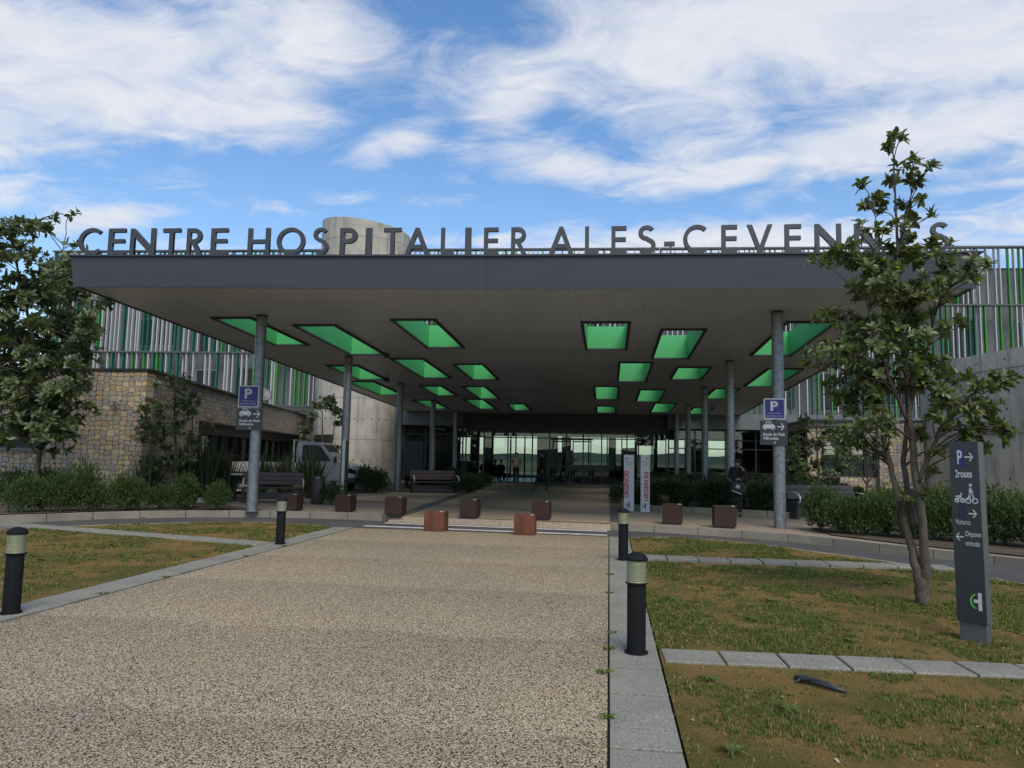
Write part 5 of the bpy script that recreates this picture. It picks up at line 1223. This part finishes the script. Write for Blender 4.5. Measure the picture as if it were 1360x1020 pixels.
# dense clipped hedge behind the low kerb
def hedge(lb, x0, x1, y0, y1, h_, n, m, seed):
    random.seed(seed); V = []; F = []; t = thing('hedge', lb, 'hedge', ((x0+x1)/2,(y0+y1)/2,PLZ), 0, 'dark hedges under the canopy')
    L, D = x1-x0, y1-y0
    for _ in range(n):
        a = random.random()
        if a < .45: p = Vector((random.uniform(-L/2,L/2),-D/2+random.uniform(0,.12),random.uniform(.02,h_))); d = Vector((0,-1,.4))
        elif a < .9: p = Vector((random.uniform(-L/2,L/2),random.uniform(-D/2,D/2),h_-random.uniform(0,.12))); d = Vector((0,0,1))
        else: p = Vector((random.choice((-1,1))*L/2,random.uniform(-D/2,D/2),random.uniform(.02,h_))); d = Vector((math.copysign(1,p.x),0,.3))
        k = noise.noise(Vector((p.x*1.7+seed,p.y*1.7,p.z*2))); p += d*.22*k
        if k < -.38: continue
        for _k in range(2): leaf_simple(V, F, p+rv()*.04, d*.6+rv()*.9+Vector((0,0,.4)), rv(), random.uniform(.05,.11), random.uniform(.03,.05))
    mb = MB(); mb.v = [tuple(v) for v in V]; mb.f = F; mb.m = [0]*len(F); mb.build('foliage', m, t)
    mb = MB()
    for k in range(int(L/.5)): x = -L/2+.25+k*.5; mb.tube([(x,0,0),(x+.05,-.08,h_*.6),(x,.05,h_*.85)], [.02,.015,.008], 5); mb.tube([(x,0,.05),(x-.12,.15,h_*.6)], [.012,.006], 4)
    mb.build('stems', M_bark, t)
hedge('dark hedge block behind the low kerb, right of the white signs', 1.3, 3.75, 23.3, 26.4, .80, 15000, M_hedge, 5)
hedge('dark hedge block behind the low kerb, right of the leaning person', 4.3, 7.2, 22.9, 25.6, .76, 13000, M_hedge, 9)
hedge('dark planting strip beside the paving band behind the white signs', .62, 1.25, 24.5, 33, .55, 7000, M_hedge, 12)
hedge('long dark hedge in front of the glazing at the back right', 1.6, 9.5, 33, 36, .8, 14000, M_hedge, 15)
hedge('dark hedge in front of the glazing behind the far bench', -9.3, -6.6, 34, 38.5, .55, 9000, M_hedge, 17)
random.seed(31)
# flax clumps
def flax_mesh(seed, n, m):
    random.seed(seed); mb = MB()
    for _ in range(n):
        a = random.random()*6.283; lean = random.uniform(.08,.75)**1.1; l = random.uniform(.65,1.05); r0 = random.uniform(0,.10)
        c, s_ = math.cos(a), math.sin(a); w_ = random.uniform(.014,.024); droop = random.choice((0,0,.25,.5))
        pts = []
        for k in range(5):
            t = k/4; rr = r0+l*lean*t*.75; z = l*(t*(1-.25*lean)) - droop*l*lean*t**3
            pts.append((rr*c, rr*s_, max(0,z)))
        vs = []
        for k, p in enumerate(pts):
            w2 = w_*(1,1,.9,.65,.08)[k]; vs += [(p[0]-s_*w2,p[1]+c*w2,p[2]),(p[0]+s_*w2,p[1]-c*w2,p[2])]
        mb.add(vs, [(2*k,2*k+1,2*k+3,2*k+2) for k in range(4)])
    return mb
fp = []
FLX = [(196,668,20.3,62,'spiky flax clump in front of the stone wall, leftmost'),(245,665,21.3,70,'tall spiky flax clump beside the young tree at the stone corner'),(272,664,21.8,78,'tall dark flax clump left of the left sign column'),
 (300,662,22.3,60,'dark flax clump just behind the left sign column'),(345,660,23.6,54,'flax clump behind the left end of the bench'),(378,660,24.0,56,'flax clump behind the right end of the left bench'),(412,660,24.3,62,'flax clump behind the litter bin in front of the truck'),
 (905,650,30,34,'thin flax clump behind the hedge between two columns'),(945,652,30.5,36,'flax clump left of the leaning person, by the glazing'),(1000,652,27.5,40,'flax clump immediately right of the leaning person'),(1022,655,27,36,'dark flax clump behind the right sign column'),(1055,655,27,34,'flax clump left of the stone window, behind the bench'),
 (975,650,31,36,'flax clump in front of the glazing behind the leaning person'),(1080,660,26.5,26,'low flax clump behind the right-hand bench')]
for i, (u, v, y, hp, lb) in enumerate(FLX):
    p = at(u, v, y); h_ = hp*y/1000*1.25; k = i % 3
    if len(fp) <= k:
        t = thing('flax_plant', lb, 'plant', (p.x,y,PLZ+.01), 0, 'spiky flax clumps in the beds'); stt = random.getstate(); flax_mesh(40+k, 150, M_flax).build('leaves', M_flax, t); random.setstate(stt); fp.append(t)
    else: t = copy_thing(fp[k], lb, (p.x,y,PLZ+.01), random.uniform(0,6))
    t.scale = (h_*.85,h_*.85,h_)
# ------------------------------------------------------------------ white pickup truck
tk = thing('pickup_truck', 'white single-cab flatbed truck parked behind the flax on the left', 'truck', (at(470,640,29.4).x,29.4,PLZ), R(6))
def side_prism(prof, y0, y1, name, m, parent):
    n = len(prof); mb = MB(); mb.add([(a,y0,b) for a, b in prof]+[(a,y1,b) for a, b in prof], [tuple(range(n)), tuple(range(2*n-1,n-1,-1))]+[((i+1)%n,i,n+i,n+(i+1)%n) for i in range(n)])
    return mb.build(name, m, parent)
cabp = [(-2.35,.42),(-.1,.42),(0,.55),(0,.85),(-.08,1.0),(-.35,1.12),(-.75,1.22),(-1.35,1.88),(-1.5,1.95),(-2.2,1.98),(-2.33,1.93),(-2.38,1.6)]
side_prism(cabp[::-1], 0, 1.8, 'cab', M_van, tk)
side_prism([(-.95,1.20),(-1.42,1.82),(-2.12,1.84),(-2.14,1.2)][::1], -.012, -.002, 'side_window', M_dark, tk)
side_prism([(-.80,1.24),(-.86,1.24),(-1.36,1.86),(-1.31,1.87)], .1, 1.7, 'windscreen', M_dark, tk)
side_prism([(.004,.72),(.004,.86),(-.12,.93),(-.32,.90),(-.3,.76)], -.014, .3, 'headlight', M_carglass, tk)
MB().box(-.3,.05,-.02,1.82,.35,.55).build('bumper', M_dark, tk)
MB().box(-.8,-.72,-.22,-.05,1.15,1.38).build('door_mirror', M_dark, tk)
MB().box(-5.2,-2.45,-.05,1.85,.62,.72).build('flatbed', M_dark, tk)
mb = MB(); mb.box(-5.2,-2.45,-.05,-.02,.72,1.10); mb.box(-5.2,-5.17,-.018,1.85,.72,1.10); mb.box(-5.2,-2.45,1.82,1.85,.72,1.10); mb.build('drop_side', M_van, tk)
mb = MB(); mb.box(-2.52,-2.46,0,.06,.722,2.05); mb.box(-2.52,-2.46,1.74,1.80,.722,2.05); mb.box(-2.52,-2.46,.062,1.738,1.99,2.05); mb.build('headboard', M_van, tk)
mb = MB(); mb.box(-5,-.4,.3,1.5,.38,.60); mb.build('chassis', M_dark, tk)
for x in (-.62,-3.9):
    for y in (.02,1.78-.22):
        w1 = MB(); w1.lathe([(.20,0),(.31,.01),(.325,.04),(.325,.18),(.31,.21),(.20,.22)], 28); wh = w1.build('wheel', M_tyre, tk, smooth='auto'); wh.rotation_euler = (R(-90),0,0); wh.location = (x,y,.325)
        rm = MB(); rm.lathe([(.05,-.005),(.19,.012),(.195,.03)], 20, close=True); r_ = rm.build('rim', M_lgrey, wh)
# ------------------------------------------------------------------ people
def skin_mesh(name, verts, edges, mat, parent, root=0, sub=2):
    me = bpy.data.meshes.new(name); me.from_pydata([v[0] for v in verts], edges, []); ob = bpy.data.objects.new(name, me); COL.objects.link(ob)
    md = ob.modifiers.new('s', 'SKIN'); 
    for i, v in enumerate(verts):
        r = v[1]; me.skin_vertices[0].data[i].radius = (r, r) if isinstance(r, (int,float)) else r
    me.skin_vertices[0].data[root].use_root = True
    sb = ob.modifiers.new('b', 'SUBSURF'); sb.levels = sb.render_levels = sub
    dg = bpy.context.evaluated_depsgraph_get(); dg.update()
    m2 = bpy.data.meshes.new_from_object(ob.evaluated_get(dg)); bpy.data.objects.remove(ob)
    m2.materials.clear(); m2.materials.append(mat)
    for p in m2.polygons: p.use_smooth = True
    o = bpy.data.objects.new(name, m2); COL.objects.link(o); o.parent = parent; return o
def hand(V, E, w_i, wrist, dirn, thumb_side, curl):
    """palm and five separate fingers rooted in the palm; appended to the body skeleton"""
    d = Vector(dirn).normalized(); t = Vector(thumb_side).normalized(); n_ = d.cross(t).normalized()
    pc = Vector(wrist)+d*.045; V.append((tuple(pc), (.036,.017))); pi = len(V)-1; E.append((w_i, pi))
    for k, (off, l) in enumerate(((.026,.070),(.009,.078),(-.009,.073),(-.026,.058))):
        a = pc+d*.042+t*off; V.append((tuple(a), .0095)); i0 = len(V)-1; E.append((pi, i0))
        b = a+(d*math.cos(curl*.5)+n_*math.sin(curl*.5))*l*.5; V.append((tuple(b), .0085)); E.append((i0, i0+1))
        c = b+(d*math.cos(curl*1.2)+n_*math.sin(curl*1.2))*l*.5; V.append((tuple(c), .0075)); E.append((i0+1, i0+2))
    a = pc-d*.015+t*.034; V.append((tuple(a), .011)); i0 = len(V)-1; E.append((pi, i0))
    b = a+(d*.75+t*.5+n_*.2)*.035; V.append((tuple(b), .0095)); E.append((i0, i0+1))
    c = b+(d*.9+t*.15+n_*.3)*.028; V.append((tuple(c), .008)); E.append((i0+1, i0+2))
def person(lb, loc, rz, J, top_m, leg_m, sc=1.0, head_fwd=(0,1,0), seated=False, top_r=1.0, coat=False, shirt=None, group=None):
    t = thing('person', lb, 'person', loc, rz, group); t.scale = (sc,)*3
    g = lambda k: Vector(J[k])
    V = []; E = []
    def add(p, r, par=None):
        V.append((tuple(p), r)); i = len(V)-1
        if par is not None: E.append((par, i))
        return i
    pel = add(g('pelvis'), (.13,.10)); ws = add(g('waist'), (.115,.085), pel); ch = add(g('chest'), (.14,.10), ws); nk0 = add(g('neckb'), .06, ch); nk = add(g('neck'), .052, nk0)
    hd = g('head'); hf = Vector(head_fwd).normalized(); up = (hd-g('neck')).normalized()
    jaw = add(hd-up*.05+hf*.015, (.060,.070), nk); mid = add(hd+up*.01, (.072,.085), jaw); cr_ = add(hd+up*.075-hf*.01, (.068,.080), mid); add(hd+up*.115-hf*.012, (.035,.04), cr_)
    ns = add(hd-up*.01+hf*.098, .013, mid)
    for s in ('L','R'):
        sh = add(g('sh'+s), .055, ch); el_ = add(g('el'+s), .040, sh); wr = add(g('wr'+s), .027, el_)
        d = g('wr'+s)-g('el'+s); hand(V, E, wr, g('wr'+s), J.get('hd'+s, d), J.get('th'+s, (0,1,0)), J.get('cu'+s, .5))
        hp = add(g('hp'+s), .085, pel); kn = add(g('kn'+s), .055, hp); an = add(g('an'+s), .035, kn); hl = add(g('an'+s)+Vector((0,0,-.04)), .028, an)
        add(g('toe'+s)*.8+g('an'+s)*.2+Vector((0,0,-.005)), .014, hl)
    body = skin_mesh('body', V, E, M_skin, t)
    # ears and eyes as small reliefs on the head belong to the body mesh
    bm = bmesh.new(); bm.from_mesh(body.data)
    sd_ = up.cross(hf).normalized()
    for sg in (-1, 1):
        for c, r, sq in ((hd+sd_*sg*.077-hf*.005-up*.005, .020, (.4,1,1.3)),):
            m_ = Matrix.Translation(c) @ Matrix.Diagonal((*[r*q for q in sq],1)); bmesh.ops.create_icosphere(bm, subdivisions=2, radius=1, matrix=m_)
    bm.to_mesh(body.data); bm.free()
    for p in body.data.polygons: p.use_smooth = True
    ey = MB()
    for sg in (-1, 1): ey.obox(hd+hf*.083+sd_*sg*.030+up*.012, sd_, .012, .004, .006, uz=up)
    ey.obox(hd+hf*.082-up*.05, sd_, .022, .004, .004, uz=up)
    ey.build('eyes_and_mouth', M_hair, t)
    # clothes
    C = []; E2 = []
    def ad(p, r, par=None):
        C.append((tuple(p), r)); i = len(C)-1
        if par is not None: E2.append((par, i))
        return i
    k = top_r
    hem = g('pelvis')-Vector((0,0,.14 if coat else .02)) if not seated else g('pelvis')
    a = ad(hem, (.165*k,.125*k)); a2 = ad(g('waist'), (.15*k,.115*k), a); c_ = ad(g('chest'), (.175*k,.125*k), a2); n_ = ad(g('neckb'), (.085,.075), c_)
    for s in ('L','R'):
        sh = ad(g('sh'+s), .074*k, c_); e_ = ad(g('el'+s), .058*k, sh); ad(g('wr'+s)*.93+g('el'+s)*.07, .043*k, e_)
    skin_mesh('jacket', C, E2, top_m, t)
    C.clear(); E2.clear()
    a = ad(g('pelvis'), (.145,.115)); 
    for s in ('L','R'):
        hp = ad(g('hp'+s), .100, a); kn = ad(g('kn'+s), .072, hp); ad(g('an'+s)+Vector((0,0,.01)), .055, kn)
    skin_mesh('trousers', C, E2, leg_m, t)
    for s in ('L','R'):
        C.clear(); E2.clear(); an = g('an'+s); to = g('toe'+s)
        a = ad(an+Vector((0,0,-.05)), .042); b = ad((an+to)/2+Vector((0,0,-.03)), .044, a); ad(to, (.042,.030), b); skin_mesh('shoe', C, E2, M_shoe, t)
    if shirt:
        c1 = g('chest')+hf*.118; MB().obox(c1-Vector((0,0,.08)), sd_, .055, .012, .19, uz=(0,0,1)).build('shirt', shirt, t)
    C.clear(); E2.clear()
    a = ad(hd+up*.045-hf*.028, (.082,.080)); b = ad(hd+up*.10-hf*.012, (.070,.078), a); ad(hd+up*.128-hf*.01, (.04,.045), b); ad(hd-up*.035-hf*.055, (.055,.035), a)
    skin_mesh('hair', C, E2, M_hair, t)
    return t
def stand(stride=0.0, arms='down'):
    J = dict(pelvis=(0,0,.94), waist=(0,0,1.08), chest=(0,0,1.28), neckb=(0,.0,1.43), neck=(0,.01,1.49), head=(0,.03,1.60),
        shL=(-.175,0,1.38), elL=(-.22,-.02,1.11), wrL=(-.22,.06,.87), shR=(.175,0,1.38), elR=(.22,-.02,1.11), wrR=(.22,.06,.87),
        hpL=(-.09,0,.86), knL=(-.10,.02,.49), anL=(-.10,-.01,.09), toeL=(-.12,.15,.035), hpR=(.09,0,.86), knR=(.10,.02,.49), anR=(.10,-.01,.09), toeR=(.12,.15,.035))
    if stride:
        s = stride
        J.update(knL=(-.10,.5*s+.06,.50), anL=(-.10,.85*s,.09), toeL=(-.11,.85*s+.16,.035), knR=(.10,-.15*s+.04,.48), anR=(.10,-.75*s,.12), toeR=(.11,-.75*s+.15,.035), elL=(-.22,-.12,1.12), wrL=(-.21,-.08,.88), elR=(.22,.02,1.11), wrR=(.20,.20,.92))
    return J
# man walking towards the left across the entrance path
p = gp(720,651,PLZ); J = stand(.33); J['head'] = (0,.05,1.60); J['elR']=(.22,.03,1.13); J['wrR']=(.14,.22,1.12)
person('person in dark coat and jeans walking across the entrance path', (p.x,p.y,PLZ), R(75), J, M_black, M_jeans, 1.06, coat=True, top_r=1.38)
p = gp(686,643,PLZ); J = stand(.0); J['elL']=(-.27,-.06,1.14); J['wrL']=(-.2,.1,1.0); J['elR']=(.27,-.06,1.14); J['wrR']=(.2,.1,1.0)
person('person in beige jacket over pale shirt standing by the entrance glazing', (p.x,42.6,PLZ), R(180), J, M_beige, M_black, 1.03, shirt=M_shirt)
# person leaning by the column, hand raised to the bowed head
p = gp(981,686,PLZ)
J = stand(.0); J.update(neckb=(0,.03,1.42), neck=(0,.06,1.47), head=(0,.13,1.55), elR=(-.0,.0,0), )
J.update(elL=(-.25,.10,1.16), wrL=(-.16,.20,1.38), hdL=(.45,-.2,.8), thL=(0,-1,.3), cuL=1.0, elR=(.23,.06,1.13), wrR=(.02,.24,1.08), hdR=(-1,.15,.05), thR=(0,.1,1), cuR=.9, anL=(-.06,.10,.09), toeL=(-.07,.26,.035), knL=(-.08,.08,.50), anR=(.08,.02,.09), toeR=(.1,.18,.035))
pers = person('person all in black with bowed head and raised hand beside the right column', (p.x,p.y+.15,PLZ), R(172), J, M_black, M_black, .93, head_fwd=(0,.8,-.6), top_r=1.1)
bag = thing('handbag', 'dark grey shoulder bag with pale lower edge held by the person in black', 'bag', (p.x-.02,p.y-.16,PLZ+.62), R(172))
bd = MB(); q = rrect(.40,.27,.09,6); n = len(q)
bd.add([(a*.86,-.05,b*.86) for a, b in q]+[(a,-.025,b) for a, b in q]+[(a,.04,b) for a, b in q]+[(a*.86,.065,b*.86) for a, b in q], [tuple(range(n)), tuple(range(4*n-1,3*n-1,-1))]+[(j*n+i,(j+1)*n+i,(j+1)*n+(i+1)%n,j*n+(i+1)%n) for j in range(3) for i in range(n)])
o = bd.build('bag_body', M_charc, bag, smooth=True); o.rotation_euler = (0,R(-19),0); o.location = (0,0,.18)
mb = MB(); mb.obox((.05,.0,.045), (1,0,.36), .14, .070, .011, uz=(-.42,0,1)); mb.build('pale_trim', M_white, bag)
MB().tube([(-.14,0,.32),(-.16,0,.50),(0,-.04,.60),(.1,0,.50),(.08,0,.36)], .010, 6).build('strap', M_black, bag, smooth=True)
mb = MB(); mb.obox((.02,.074,.2), (1,0,.35), .05, .004, .045, uz=(-.35,0,1)); mb.build('buckle', M_lgrey, bag)
# people seated in the lobby
def chair(lb, x, y, rz):
    c = thing('lobby_chair', lb, 'chair', (x,y,PLZ+.012), rz, 'lobby chairs behind the glazing')
    MB().cbox(-.23,.23,-.22,.22,.42,.46,.01).build('seat', M_dark, c); MB().obox((0,-.24,.70),(1,0,0),.22,.015,.2).build('backrest', M_dark, c)
    for a in (-1,1):
        for b in (-1,1): MB().tube([(a*.2,b*.19,0),(a*.19,b*.18,.42)], .012, 6).build('leg', M_lgrey, c)
for i, (u, rz) in enumerate(((642,20),(655,-40),(665,200),(741,10),(758,-20))):
    x = at(u, 640, 46.2).x; y = 46.2+.4*(i % 2)
    chair('dark lobby chair behind the glazing, %s from the left' % ords[i], x, y, R(rz))
    J = dict(pelvis=(0,-.05,.55), waist=(0,-.07,.69), chest=(0,-.05,.89), neckb=(0,-.02,1.04), neck=(0,.0,1.10), head=(0,.03,1.21),
        shL=(-.175,-.04,.99), elL=(-.23,.0,.73), wrL=(-.12,.22,.66), shR=(.175,-.04,.99), elR=(.23,.0,.73), wrR=(.12,.22,.66),
        hpL=(-.09,.0,.53), knL=(-.12,.42,.52), anL=(-.12,.42,.09), toeL=(-.13,.58,.035), hpR=(.09,.0,.53), knR=(.12,.42,.52), anR=(.12,.40,.09), toeR=(.13,.56,.035))
    person('person in dark clothes seated inside the lobby, %s from the left' % ords[i], (x,y,PLZ+.012), R(rz), J, [M_black,M_charc,M_jeans,M_black,M_charc][i], M_black, 1.0, seated=True, group='people seated in the lobby')
